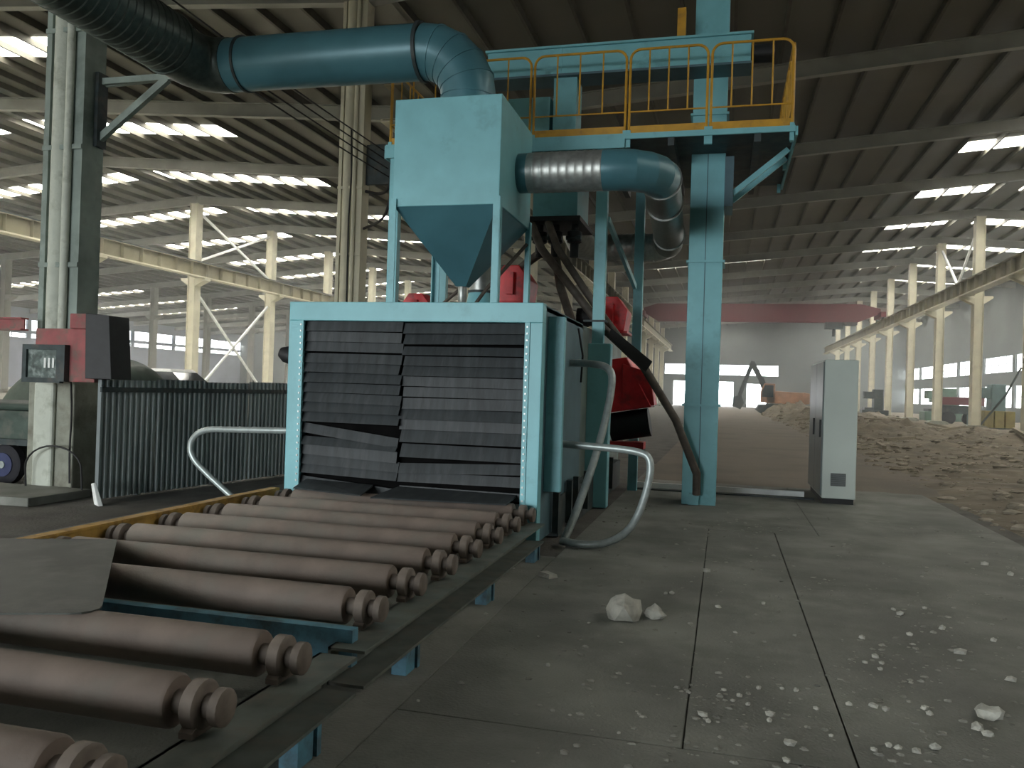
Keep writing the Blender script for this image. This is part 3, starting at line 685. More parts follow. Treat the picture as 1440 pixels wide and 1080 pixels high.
# ================================================================== BUCKET ELEVATOR, SCREW CONVEYOR, SEPARATOR
ev = root('bucket_elevator', (-.30, 11.6, .012), 'tall pale blue bucket elevator casing rising through the platform to the roof', 'elevator')
EX0, EX1, EY0, EY1 = -.53, -.08, 11.36, 11.90
for z0, z1 in ((.012, 1.35), (1.37, 3.30), (3.32, 5.3), (5.32, 8.2)):
    MB().box(EX0, EX1, EY0, EY1, z0, z1).build('casing_section', 'blue', ev, bevel=.006)
for z in (1.36, 3.31, 5.31):
    MB().box(EX0 - .03, EX1 + .03, EY0 - .03, EY1 + .03, z - .015, z + .015).build('flange', 'blue', ev)
MB().box(EX0 + .215, EX0 + .225, EY0 - .006, EY0, .1, 5.2).build('face_seam', 'chblue', ev)
MB().box(EX0 + .09, EX0 + .23, EY0 - .10, EY0, .02, .17).build('boot_bracket', 'blue', ev)
MB().box(EX0 - .08, EX1 + .12, EY0 - .1, EY1 + .1, 8.2, 9.0).build('head_box', 'blue', ev, bevel=.02)
sc = root('screw_conveyor', (-1.5, 11.1, 5.8), 'long blue horizontal screw conveyor trough behind the guard rails', 'conveyor')
MB().box(-3.35, .20, 10.95, 11.34, 5.83, 6.19).build('trough', 'blue', sc, bevel=.006)
MB().box(-3.38, .23, 10.92, 11.362, 6.19, 6.22).build('cover', 'blue', sc)
MB().box(-3.38, .23, 10.92, 11.362, 5.80, 5.83).build('bottom_flange', 'chblue', sc)
MB().tube([(.20, 11.15, 6.0), (.50, 11.15, 6.0)], .12, 16).build('drive_motor', 'black', sc, smooth=True)
for sx_ in (-2.3, -1.1): MB().box(sx_ - .01, sx_ + .01, 10.94, 11.0, 5.83, 6.19).build('stiffener', 'blue', sc)
MB().box(-.75, -.64, 10.98, 11.1, 6.19, 6.62).build('warning_post', 'yellow', sc)
sp_ = root('abrasive_separator', (-2.3, 11.3, 3.2), 'dark blue abrasive separator hopper with black valves under the platform', 'separator')
MB().box(-2.40, -2.08, 11.0, 11.4, PZ, 5.80).build('feed_leg', 'blue', sp_)
MB().box(-3.2, -2.45, 11.0, 11.6, PZ, 5.55).build('separator_box', 'blue', sp_)
MB().box(-2.58, -1.97, 10.72, 11.6, 3.80, PZ - .16).build('bin', 'blue', sp_, bevel=.006)
MB().box(-2.70, -1.90, 10.55, 11.61, 3.74, 3.80).build('bin_base', 'black', sp_)
for i, vx in enumerate((-2.5, -2.28, -2.02)):
    v_ = MB().tube([(vx, 10.85, 3.75), (vx, 10.85, 3.66), (vx, 10.85, 3.64), (vx, 10.85, 3.5), (vx, 10.85, 3.48), (vx, 10.85, 3.3)], .08, 14, True, [.05, .05, .1, .1, .06, .06]).build('valve', 'black', sp_, smooth=True)
    MB().tube([(vx - .1, 10.78, 3.55), (vx + .1, 10.78, 3.55)], .03, 8).build('valve_cylinder', 'dark', v_, smooth=True)
MB().tube([(-2.5, 10.85, 3.35), (-2.66, 10.92, 3.26), (-2.84, 11.0, 3.14)], .06, 12).build('shot_pipe', 'rustpipe', sp_, smooth=True)
MB().tube([(-2.28, 10.85, 3.35), (-2.2, 10.9, 2.9), (-2.05, 11.3, 2.31)], .06, 12).build('shot_pipe', 'rustpipe', sp_, smooth=True)

# brown chute pipes from the separator to the elevator boot
def chute(pts, r, label, m='rustpipe'):
    o = MB().tube(pts, r, 12).build('chute_pipe', m, smooth=True, at=pts[-1]); return tag(o, label, 'pipe')
chute([(-2.58, 10.62, 3.745), (-2.42, 10.62, 3.38), (-1.90, 10.70, 2.73), (-1.62, 10.73, 2.38), (-1.06, 10.95, 1.86), (-.62, 11.05, 1.16), (-.33, 11.15, .45), (-.33, 11.22, .17)], .055, 'brown waste pipe slanting from the separator down to the elevator foot')
chute([(-2.34, 10.62, 3.745), (-2.20, 10.63, 3.38), (-1.85, 10.76, 2.86), (-1.62, 10.87, 2.53), (-1.30, 10.90, 2.12)], .05, 'shorter brown pipe slanting beside the long waste pipe behind the casing post')
b_ = MB().hexa([(-1.50, 10.66, 2.22), (-1.02, 10.9, 1.78), (-1.02, 10.96, 1.78), (-1.50, 10.72, 2.22), (-1.46, 10.66, 2.34), (-.94, 10.9, 1.92), (-.94, 10.96, 1.92), (-1.46, 10.72, 2.34)]).build('chute_cover', 'black', at=(-1.2, 10.8, 2.0))
tag(b_, 'black rubber cover strapped over the slanting waste pipe', 'cover')

# ================================================================== BLAST WHEELS
def blast_wheel(x, y, z, dx, dz, label, s=1.0):
    r_ = root('blast_wheel', (x, y, z), label, 'blast wheel', None)
    w, h, d = .42 * s, .50 * s, .60 * s
    MB().prism([(x - w / 2, z), (x + w / 2, z), (x + w / 2 + .04, z + h * .6), (x + w / 4, z + h), (x - w / 4, z + h), (x - w / 2 - .04, z + h * .6)], 'y', y - d / 2, y + d / 2).build('housing', 'red', r_, bevel=.012)
    MB().box(x - w / 2 - .05, x + w / 2 + .05, y - d / 2 - .02, y + d / 2 + .02, z - .03, z).build('base_plate', 'red', r_)
    mo = MB().tube([(x + dx * w * .5, y, z + h * .45), (x + dx * (w * .5 + .30), y, z + h * .45 + dz)], .13, 18).build('motor', 'black', r_, smooth=True)
    for k in range(3):
        f_ = .25 + .25 * k; c_ = Vector((x + dx * (w * .5 + .30 * f_), y, z + h * .45 + dz * f_)); q_ = Vector((dx * .012, 0, dz * .04))
        MB().tube([c_ - q_, c_ + q_], .142, 18).build('cooling_fin', 'black', mo, smooth=True)
    MB().box(x - .05, x + .05, y - d / 2 - .07, y - d / 2, z + .1, z + h - .1).build('belt_guard', 'red', r_)
    return r_
blast_wheel(-2.85, 11.0, 2.68, -1, .05, 'red blast wheel housing on the chamber roof under the separator valves')
blast_wheel(-1.57, 11.55, 2.345, -1, 0, 'red blast wheel housing beside the casing post at chamber roof height', 0.95)
blast_wheel(-4.38, 11.4, 2.345, -1, .1, 'red blast wheel housing on the fence side of the chamber roof')
w4 = root('blast_wheel', (-1.3, 12.2, .9), 'large red blast wheel housing with black motor low on the chamber side', 'blast wheel')
MB().hexa([(-1.74, 11.85, 1.18), (-1.02, 11.95, 1.30), (-1.02, 12.45, 1.30), (-1.74, 12.45, 1.18), (-1.74, 11.85, 1.95), (-1.40, 11.95, 2.02), (-1.30, 12.45, 2.02), (-1.74, 12.45, 1.95)]).build('housing', 'red', w4, bevel=.015)
MB().hexa([(-1.45, 11.90, 1.30), (-.98, 11.98, 1.33), (-.98, 12.42, 1.33), (-1.45, 12.42, 1.30), (-1.45, 11.90, 1.92), (-1.06, 11.98, 1.80), (-1.06, 12.42, 1.80), (-1.45, 12.42, 1.92)]).build('cover', 'red', w4, bevel=.012)
MB().tube([(-1.62, 12.1, .98), (-1.05, 12.1, 1.08)], .21, 20).build('motor', 'black', w4, smooth=True)
MB().box(-1.75, -1.12, 11.95, 12.3, .68, .78).build('motor_shelf', 'red', w4)

MB().box(-3.05, -2.65, 10.8, 11.2, 2.30, 2.66).build('wheel_mount', 'dark', ch)
# ================================================================== HOSES
def hose(name, pts, r, label, m='pipe', smoothn=3):
    P = [Vector(p) for p in pts]
    for _ in range(smoothn):
        Q = [P[0]]
        for a, b in zip(P, P[1:]): Q += [a.lerp(b, .25), a.lerp(b, .75)]
        Q.append(P[-1]); P = Q
    o = MB().tube(P, r, 12).build(name, m, smooth=True, at=pts[-1]); return tag(o, label, 'hose')
hose('silver_hose', [(-4.10, 7.30, 1.02), (-4.75, 7.32, 1.00), (-5.24, 7.34, .99), (-5.36, 7.34, .74), (-5.05, 7.34, .48), (-4.55, 7.34, .14), (-4.45, 7.4, .04)], .032, 'silver hose looping from the fence side of the chamber to the floor')
hose('silver_hose', [(-1.56, 8.0, .97), (-1.20, 7.98, .96), (-.80, 7.96, .94), (-.66, 7.95, .88), (-.68, 7.9, .60), (-.80, 7.8, .22), (-1.02, 7.70, .07), (-1.25, 7.66, .05), (-1.48, 7.72, .06)], .036, 'silver hose arching out from the chamber side and curling along the floor')
hose('flexible_hose', [(-1.66, 8.7, 1.80), (-1.40, 8.62, 1.80), (-1.16, 8.55, 1.76), (-1.13, 8.5, 1.55), (-1.22, 8.3, .95), (-1.38, 7.95, .30), (-1.46, 7.80, .06)], .040, 'grey ribbed hose dropping steeply down the chamber side')

# ================================================================== CONTROL CABINET
cb = root('control_cabinet', (1.6, 13.2, .02), 'tall light grey control cabinet standing alone beside the dirt road', 'cabinet')
CX0, CX1, CY0, CY1, CZ = 1.37, 1.82, 12.38, 14.15, 2.06
MB().box(CX0 + .02, CX1 - .02, CY0 + .03, CY1 - .03, .0, .10).build('plinth', 'black', cb)
MB().box(CX0, CX1, CY0, CY1, .09, CZ).build('body', 'cabinet', cb, bevel=.012)
for y0, y1 in ((CY0 + .02, (CY0 + CY1) / 2 - .005), ((CY0 + CY1) / 2 + .005, CY1 - .02)):
    dr = MB().box(CX0 - .02, CX0, y0, y1, .12, CZ - .03).build('door', 'cab_shade_louvre', cb, bevel=.006)  # dark grey paints the shade of the side turned from the light
    MB().box(CX0 - .045, CX0 - .02, y0 + .06, y0 + .09, .95, 1.2).build('handle', 'black', dr)
vg = MB().box(1.485, 1.685, CY0 - .012, CY0, .27, .45).build('vent_grille', 'vent', cb)
for k in range(6): MB().box(1.495, 1.675, CY0 - .02, CY0 - .012, .285 + k * .027, .297 + k * .027).build('louvre', 'cab_shade_louvre', vg)
MB().box(CX1 - .02, CX1 + .012, CY0 + .1, CY0 + .14, .95, 1.2).build('hinge', 'black', cb)

# white channel strips on the floor by the cabinet
o = MB().box(-1.40, 1.20, 13.05, 13.13, .012, .09).build('floor_channel', 'white', at=(-1.4, 13.05, 0)); tag(o, 'white steel channel lying on the floor between elevator foot and cabinet', 'steel channel')
o = MB().box(-1.40, 1.30, 12.72, 12.84, .012, .03).build('floor_strip', 'dark', at=(-1.4, 12.72, 0)); tag(o, 'thin dark steel strip on the floor in front of the white channel', 'steel strip')

# ================================================================== LEFT SIDE
# raised slab under the massive column
o = MB().box(-11.5, -7.30, 7.45, 9.6, 0, .0); 
# corrugated fence
fe = root('corrugated_fence', (-7.0, 8.3, 0), 'dark grey corrugated sheet fence beside the massive column', 'fence')
Fa, Fb = Vector((-7.28, 8.25, 0)), Vector((-6.60, 13.6, 0)); fd = (Fb - Fa).normalized(); fn = Vector((fd.y, -fd.x, 0)); FL = (Fb - Fa).length
npan = 6
for i in range(npan):
    vs = []; fs = []; n = 40; L = FL / npan
    for j in range(n + 1):
        s_ = i * L + L * j / n; k = (j % 4); off = (0, .028, .028, 0)[k]
        for (zz, oo) in ((.02, 0), (1.46 + .02 * (i % 2), 0)):
            p = Fa + fd * s_ + fn * (off + .006 * (i % 2)); vs.append((p.x, p.y, zz))
    for j in range(n): fs.append((2 * j, 2 * j + 2, 2 * j + 3, 2 * j + 1))
    pn = MB().add(vs, fs).build('sheet_panel', 'fence', fe)
    md = pn.modifiers.new('thick', 'SOLIDIFY'); md.thickness = .003
MB().bar(Fa + fn * .05 + Vector((0, 0, 1.34)), Fb + fn * .05 + Vector((0, 0, 1.34)), .03, .06).build('top_rail', 'dark', fe)
for i in range(4):
    p = Fa + fd * FL * (i + .5) / 4 - fn * .04; MB().box(p.x - .03, p.x + .03, p.y - .03, p.y + .03, 0, 1.44).build('fence_post', 'dark', fe)

# red box clamped around the massive column
rb = root('column_switch_box', (-7.9, 8.3, 1.4), 'faded red steel box with dark side panel and framed board on the massive column', 'switch box')
MB().box(-8.15, -7.28, 8.18, 8.44, 1.42, 2.06).build('front_plate', 'rustred', rb, bevel=.01)
MB().box(-7.62, -7.34, 8.14, 8.46, 2.06, 2.24).build('top_block', 'rustred', rb, bevel=.01)
MB().hexa([(-7.34, 8.1, 1.465), (-7.02, 8.16, 1.465), (-7.02, 8.5, 1.465), (-7.34, 8.5, 1.465), (-7.36, 8.1, 2.24), (-7.08, 8.16, 2.22), (-7.08, 8.5, 2.22), (-7.36, 8.5, 2.24)]).build('side_panel', 'black', rb, bevel=.006)
MB().box(-7.74, -7.64, 8.10, 8.18, 1.42, 1.86).build('hinge_post', 'dark', rb)
bf = MB().box(-8.28, -7.72, 8.12, 8.18, 1.80, 1.86).box(-8.28, -7.72, 8.12, 8.18, 1.40, 1.46).box(-8.28, -8.22, 8.12, 8.18, 1.46, 1.80).box(-7.78, -7.72, 8.12, 8.18, 1.46, 1.80).build('board_frame', 'dark', rb)
MB().box(-8.22, -7.78, 8.15, 8.17, 1.46, 1.80).build('board', 'screen', bf)
for k in range(3): MB().box(-7.98 + k * .06, -7.95 + k * .06, 8.143, 8.15, 1.58, 1.70).build('board_mark', 'white', bf)
o = MB().ibeam((-9.4, 8.36, 2.12), (-8.5, 8.36, 2.12), .12, .16, .02).build('red_beam', 'rustred', at=(-9, 8.36, 2.0)); tag(o, 'faded red steel beam sticking out beside the massive column', 'beam')
hose('black_cable', [(-7.72, 8.30, 1.42), (-7.80, 8.42, 1.0), (-7.84, 8.44, .6), (-7.82, 8.44, .16)], .012, 'thin black cable hanging down the pale foot of the massive column', 'cable')
# bent wire hoop
pts = [(-8.42, 8.38, .095)] + [tuple(Vector((-8.0, 8.36, .34)) + Vector((math.cos(t) * .42, 0, math.sin(t) * .28))) for t in [math.pi - math.pi * i / 12 for i in range(13)]] + [(-7.58, 8.38, .095)]
o = MB().tube(pts, .012, 6).build('wire_hoop', 'cable', smooth=True, at=(-8, 8.36, 0)); tag(o, 'bent dark wire hoop leaning at the foot of the massive column', 'wire')
# low concrete kerb slab in front of the column
o = MB().prism([(-11.5, 7.35), (-7.55, 7.55), (-7.55, 8.5), (-11.5, 8.5)], 'z', 0, .10).build('kerb_slab', 'concrete', at=(-9, 7.9, 0), bevel=.01); tag(o, 'low rough concrete kerb slab at the foot of the massive column', 'slab')
# plastic scrap by the fence
o = MB().hexa([(-7.08, 8.02, 0), (-6.94, 7.92, 0), (-6.90, 7.97, 0), (-7.05, 8.07, 0), (-7.24, 8.14, .22), (-7.17, 8.10, .24), (-7.15, 8.13, .24), (-7.22, 8.17, .23)]).build('plastic_scrap', 'white', at=(-7.05, 8.05, 0), bevel=.01)
tag(o, 'pale scrap piece leaning against the end of the corrugated fence', 'scrap')
# cart
ct = root('hand_cart', (-9.6, 9.3, 0), 'dusty green cart with dark blue wheel parked behind the massive column', 'cart')
MB().prism([(-10.9, .62), (-8.80, .62), (-8.78, .92), (-8.95, 1.0), (-10.9, 1.0)], 'y', 8.9, 10.2).build('cart_body', 'cart', ct, bevel=.02)
MB().box(-10.9, -8.85, 8.95, 10.15, 1.0, 1.10).build('load_cover', 'tarp', ct, bevel=.04)
MB().box(-10.9, -8.75, 8.9, 10.2, .54, .62).build('chassis', 'dark', ct)
for wy in (9.0, 10.0):
    w_ = MB().tube([(-9.36, wy - .07, .27), (-9.36, wy - .05, .27), (-9.36, wy + .05, .27), (-9.36, wy + .07, .27)], .27, 24, True, [.24, .27, .27, .24]).build('wheel', 'tyre', ct, smooth=True)
    MB().tube([(-9.36, wy - .085, .27), (-9.36, wy - .06, .27)], .16, 20).build('wheel_rim', 'hub', w_, smooth=True)
    MB().tube([(-9.36, wy - .10, .27), (-9.36, wy - .08, .27)], .05, 12).build('hub_cap', 'pipe', w_, smooth=True)
MB().tube([(-9.36, 9.0, .27), (-9.36, 10.0, .27)], .04, 10).build('axle', 'dark', ct)
MB().box(-9.45, -9.28, 9.1, 9.9, .27, .56).build('suspension', 'dark', ct)

# things behind the fence
def heap_mesh(x0, x1, y0, y1, h, seed, name, m, label, cat):
    vs = []; fs = []; n = 20
    for j in range(n + 1):
        for i in range(n + 1):
            u, v = i / n * 2 - 1, j / n * 2 - 1; d = max(0, 1 - (abs(u) ** 2.5 + abs(v) ** 2.5) / 1.15)
            vs.append((x0 + (x1 - x0) * i / n, y0 + (y1 - y0) * j / n, h * d ** .45 * (1 + .16 * noise.noise((u * 2 + seed, v * 2, seed)))))
    for j in range(n):
        for i in range(n): a = j * (n + 1) + i; fs.append((a, a + 1, a + n + 2, a + n + 1))
    return tag(MB().add(vs, fs).build(name, m, smooth=True, at=((x0 + x1) / 2, (y0 + y1) / 2, 0)), label, cat)
heap_mesh(-18.4, -13.9, 16.5, 20.0, 1.95, 2.0, 'covered_heap', 'tarp', 'dark green tarpaulin heap rising behind the corrugated fence', 'heap')
car = root('parked_car', (-18.6, 24.5, 0), 'white car with pale roof parked behind the corrugated fence', 'car')
cxx, cyc = -18.6, 24.5
MB().prism([(cxx - 2.2, .35), (cxx + 2.2, .35), (cxx + 2.2, .95), (cxx + 1.3, 1.12), (cxx - 1.9, 1.12), (cxx - 2.2, .95)], 'y', cyc - .85, cyc + .85).build('car_body', 'white', car, bevel=.06)
MB().hexa([(cxx - 1.7, cyc - .8, 1.10), (cxx + 1.3, cyc - .8, 1.10), (cxx + 1.3, cyc + .8, 1.10), (cxx - 1.7, cyc + .8, 1.10), (cxx - 1.2, cyc - .65, 1.74), (cxx + .5, cyc - .65, 1.74), (cxx + .5, cyc + .65, 1.74), (cxx - 1.2, cyc + .65, 1.74)]).build('cabin_glass', 'glass', car)
MB().hexa([(cxx - 1.25, cyc - .68, 1.72), (cxx + .55, cyc - .68, 1.72), (cxx + .55, cyc + .68, 1.72), (cxx - 1.25, cyc + .68, 1.72), (cxx - 1.1, cyc - .6, 1.82), (cxx + .4, cyc - .6, 1.82), (cxx + .4, cyc + .6, 1.82), (cxx - 1.1, cyc + .6, 1.82)]).build('roof_panel', 'white', car, bevel=.02)
for wx in (-1.4, 1.4):
    for wy in (-.8, .8):
        w_ = MB().tube([(cxx + wx, cyc + wy - .1, .33), (cxx + wx, cyc + wy + .1, .33)], .33, 20).build('wheel', 'tyre', car, smooth=True)
        MB().tube([(cxx + wx, cyc + wy - .11, .33), (cxx + wx, cyc + wy + .11, .33)], .2, 16).build('wheel_rim', 'pipe', w_, smooth=True)
# sagging conductor lines beside the near columns
for i, (zz, xx) in enumerate(((6.75, -7.55), (6.55, -7.5), (6.35, -7.45), (6.15, -7.4))):
    o = MB().tube([(xx, 8.95 + k * 1.005, zz - .05 * math.sin(k / 8 * math.pi)) for k in range(9)], .014, 6).build('conductor_line', 'cable', at=(xx, 8.95, zz)); tag(o, 'thin dark conductor line strung between the massive column and the pale column', 'cable', 'conductor lines between the columns')
o = MB().box(-7.975, -7.35, 8.90, 8.97, 6.0, 6.9).build('line_hanger', 'dark', at=(-7.6, 8.94, 6)); tag(o, 'dark hanger plate holding conductor lines at the massive column', 'hanger')
o = MB().box(-7.975, -7.35, 16.95, 17.05, 6.0, 6.9).build('line_hanger', 'dark', at=(-7.5, 17.0, 6)); tag(o, 'dark hanger plate holding conductor lines at the pale column', 'hanger')

# ================================================================== OVERHEAD CRANE
kr = root('overhead_crane', (2.3, 76, 8.37), 'dark red overhead travelling crane girder spanning the hall', 'crane')
xa, xb = RX['A'], RX['C']; KY = 76.0
MB().prism([(xa, 8.95), (xa + 1.3, 8.15), (xb - 1.9, 8.15), (xb, 8.95), (xb, 9.35), (xb - 1.6, 9.75), (xa + 1.2, 9.75), (xa, 9.35)], 'y', KY - .35, KY + .35).build('girder', 'cranered', kr)
for xx in (xa, xb):
    e_ = MB().box(xx - .2, xx + .2, KY - 1.7, KY + 1.7, 8.55, 8.98).build('end_truck', 'cranered', kr)
    for wy in (-1.3, 1.3): MB().tube([(xx - .08, KY + wy, 8.56), (xx + .08, KY + wy, 8.56)], .2, 14).build('wheel', 'dark', e_, smooth=True)
h_ = MB().box(8.3, 9.7, KY - .5, KY + .5, 7.60, 8.16).build('hoist', 'dark', kr)
MB().box(8.9, 9.1, KY - .1, KY + .1, 6.95, 7.61).build('hook_block', 'dark', h_)
MB().box(9.75, 10.85, KY - .6, KY + .5, 7.92, 8.16).build('walkway', 'dark', kr)

# ================================================================== EXCAVATOR AND FAR MACHINES
ex_ = root('excavator', (4.2, 77, .1), 'dusty orange excavator with raised boom far down the dirt road', 'excavator')
gx, gy = 4.6, 77.0
for yy in (-1.1, 1.1):
    MB().prism([(gx - 1.9, .35), (gx - 1.5, .05), (gx + 1.5, .05), (gx + 1.9, .35), (gx + 1.6, .8), (gx - 1.6, .8)], 'y', gy + yy - .3, gy + yy + .3).build('track', 'dark', ex_)
MB().box(gx - 1.0, gx + 1.0, gy - .9, gy + .9, .4, .9).build('undercarriage', 'dark', ex_)
MB().prism([(gx - 1.0, .95), (gx + 2.0, .95), (gx + 2.2, 1.3), (gx + 2.1, 1.95), (gx - .2, 2.05), (gx - 1.0, 1.6)], 'y', gy - 1.2, gy + 1.2).build('house', 'exc', ex_, bevel=.05)
MB().prism([(gx + 2.0, .9), (gx + 2.6, 1.0), (gx + 2.6, 1.9), (gx + 2.1, 2.0)], 'y', gy - 1.2, gy + 1.2).build('counterweight', 'exc', ex_, bevel=.05)
cbx = MB().prism([(gx - 1.5, 1.0), (gx - .3, 1.0), (gx - .3, 2.7), (gx - 1.2, 2.7), (gx - 1.5, 2.0)], 'y', gy - 1.2, gy - .2).build('cab', 'exc', ex_, bevel=.04)
MB().prism([(gx - 1.42, 1.5), (gx - .45, 1.5), (gx - .45, 2.55), (gx - 1.15, 2.55), (gx - 1.4, 2.0)], 'y', gy - 1.22, gy - .18).build('cab_window', 'glass', cbx)
MB().bar((gx - .9, gy + .3, 1.6), (gx - 1.5, gy + .3, 3.2), .35, .5).bar((gx - 1.5, gy + .3, 3.1), (gx - 2.3, gy + .3, 4.6), .35, .45).build('boom', 'dark', ex_)
MB().bar((gx - 2.2, gy + .3, 4.7), (gx - 3.3, gy + .3, 1.6), .25, .35).build('arm', 'dark', ex_)
MB().prism([(gx - 3.2, 1.7), (gx - 3.8, 1.4), (gx - 3.9, .6), (gx - 3.2, .3), (gx - 2.9, .9)], 'y', gy - .2, gy + .8).build('bucket', 'dark', ex_)

def machine_tool(name, x, y, w, h, m, label, top='column', seed=0):
    r_ = root(name, (x, y, .1), label, 'machine')
    MB().box(x - w / 2, x + w / 2, y - w * .35, y + w * .35, .0, h * .30).build('bed', m, r_, bevel=.04)
    MB().box(x - w * .05, x + w * .30, y - w * .25, y + w * .25, h * .30, h).build('column', m, r_, bevel=.04)
    MB().box(x - w * .42, x + w * .10, y - w * .18, y + w * .18, h * .68, h * .92).build('head', m, r_, bevel=.04)
    MB().box(x - w * .40, x - w * .08, y - w * .3, y + w * .3, h * .30, h * .38).build('work_table', 'dark', r_)
    return r_
machine_tool('milling_machine', 15.6, 55.25, 2.2, 2.7, 'teal', 'grey-teal upright machine tool standing close to the leaning pole')
machine_tool('milling_machine', 18.0, 50.5, 2.6, 3.1, 'teal', 'tall grey-teal machine tool behind the yellow crate')
machine_tool('milling_machine', 16.4, 70.2, 2.8, 2.6, 'mgreen', 'green machine tool standing against the window wall')
machine_tool('milling_machine', 11.8, 72.0, 2.0, 2.4, 'dark', 'dark machine tool standing between the far columns of the lot')
machine_tool('milling_machine', 17.5, 74.0, 2.6, 2.2, 'mgreen', 'low green machine tool under the window wall')
yc = root('yellow_crate', (15.2, 54, .05), 'long dull yellow crate on the floor behind the columns of the lot', 'crate')
for k in range(3): MB().box(14.7 + k * .56, 15.2 + k * .56, 53.2, 54.2, .1, 1.1).build('crate_bay', 'crate', yc, bevel=.03)
MB().box(14.7, 16.35, 53.15, 54.25, 0.0, .12).build('crate_base', 'dark', yc)
rt = root('red_trailer', (15.4, 63, .1), 'dark red flat trailer bed beyond the columns of the lot', 'trailer')
MB().box(14.4, 17.2, 62.2, 63.8, 1.35, 1.9).build('trailer_bed', 'cranered', rt, bevel=.03)
MB().box(14.5, 17.1, 62.5, 63.5, .75, 1.3).build('chassis', 'dark', rt)
for wx in (15.0, 16.6):
    for wy in (62.4, 63.6): MB().tube([(wx, wy - .15, .45), (wx, wy + .15, .45)], .45, 18).build('wheel', 'tyre', rt, smooth=True)
o = MB().tube([(14.1, 52.2, .1), (15.3, 51.6, 2.0), (16.0, 51.4, 3.6)], .06, 8).build('leaning_pole', 'dark', at=(14.1, 52.2, .1)); tag(o, 'thin dark pole leaning up beside the yellow crate', 'pole')

# ================================================================== RUBBLE
def rock(name, x, y, z, s, m, seed, flat=.6):
    import bmesh
    bm = bmesh.new(); bmesh.ops.create_icosphere(bm, subdivisions=2 if s > .035 else 1, radius=1)
    for v in bm.verts:
        k = 1 + .38 * noise.noise(v.co * 1.2 + Vector((seed * 3.1, seed, 0))) + .15 * noise.noise(v.co * 3 + Vector((seed, 0, 5)))
        v.co *= k; v.co = Vector((v.co.x * 1.15, v.co.y * .9, max(v.co.z, -.55) * flat)) * s
    me = bpy.data.meshes.new(name); bm.to_mesh(me); bm.free(); me.materials.append(M[m])
    o = bpy.data.objects.new(name, me); COL.objects.link(o); o.location = (x, y, z + .5 * flat * s); o.rotation_euler = (0, 0, seed * 2.4); WL[o] = Vector(o.location)
    return o
F0 = .012
tag(rock('broken_stone', -.60, 5.44, F0, .125, 'stone', 2.0, .85), 'largest pale broken stone lying alone on the open floor', 'stone')
tag(rock('broken_stone', -.41, 5.52, F0, .065, 'stone', 5.0, .85), 'small pale stone lying against the largest broken stone', 'stone')
tag(MB().hexa([(-1.40, 6.40, F0), (-1.30, 6.33, F0), (-1.24, 6.40, F0), (-1.34, 6.47, F0), (-1.39, 6.40, .05), (-1.30, 6.35, .045), (-1.25, 6.40, .04), (-1.34, 6.45, .05)]).build('paper_scrap', 'stone', at=(-1.32, 6.4, F0)), 'crumpled whitish paper scrap on the floor beside the conveyor leg', 'paper')
def at_px(px, py):                         # floor point seen at a photo pixel
    d = fwd + rgt * (px - 720) / FPX - upv * (py - 540) / FPX; t = (F0 - CAMH) / d.z
    return d.x * t, d.y * t
stones = [(683, 862, 9), (994, 802, 9), (1010, 853, 7), (1073, 848, 6), (1034, 889, 5), (1212, 896, 8), (1266, 863, 9), (1256, 857, 6), (1300, 855, 6), (1279, 892, 7), (1325, 883, 9), (1350, 917, 12), (1397, 900, 8),
          (1385, 793, 8), (1421, 807, 8), (1422, 955, 11), (1231, 923, 9), (1240, 932, 7), (1216, 931, 6), (1238, 941, 7), (1390, 1003, 26), (1374, 1022, 15), (1388, 1032, 12), (1300, 995, 9), (1307, 1003, 8), (1228, 992, 11), (1245, 997, 10), (1194, 990, 8),
          (1067, 967, 8), (1083, 1004, 11), (1082, 1013, 9), (988, 1004, 11), (996, 1014, 8), (1111, 1045, 14), (1106, 1069, 10), (1120, 970, 8), (1148, 996, 7), (1250, 1048, 9), (1263, 1051, 9), (1288, 1056, 11), (1315, 1051, 12), (1229, 1054, 8), (1169, 1034, 6), (771, 935, 7), (870, 1030, 5), (588, 985, 5), (936, 834, 6), (945, 834, 7), (757, 895, 4), (828, 876, 4), (722, 798, 6),
          (1040, 978, 7), (1018, 970, 6), (1052, 990, 7), (1030, 985, 6), (1100, 968, 6), (1012, 977, 5)]
for i, (px, py, w) in enumerate(stones):
    x_, y_ = at_px(px, py + w * .2); s_ = w / 2 * y_ / FPX * 1.15
    on_slab = -1.42 < x_ < 3.1
    lab = {20: 'pale angular stone, biggest of three lying together on the open floor', 21: 'mid-sized pale stone touching the biggest of three lying together', 22: 'smallest of the three pale stones lying together on the open floor',
           0: 'single small pale stone lying between two conveyor legs on the floor', 33: 'rounded pale pebble lying past the crossing of two floor joints'}.get(i)
    o = rock('stone_chip', x_, y_, F0 if on_slab else 0.0, s_, 'stone', i * .73 + 1, .7)
    if lab: tag(o, lab, 'stone')
    else: tag(o, 'small pale stone chip scattered loosely on the open concrete floor', 'stone', 'stone chips on the concrete floor')
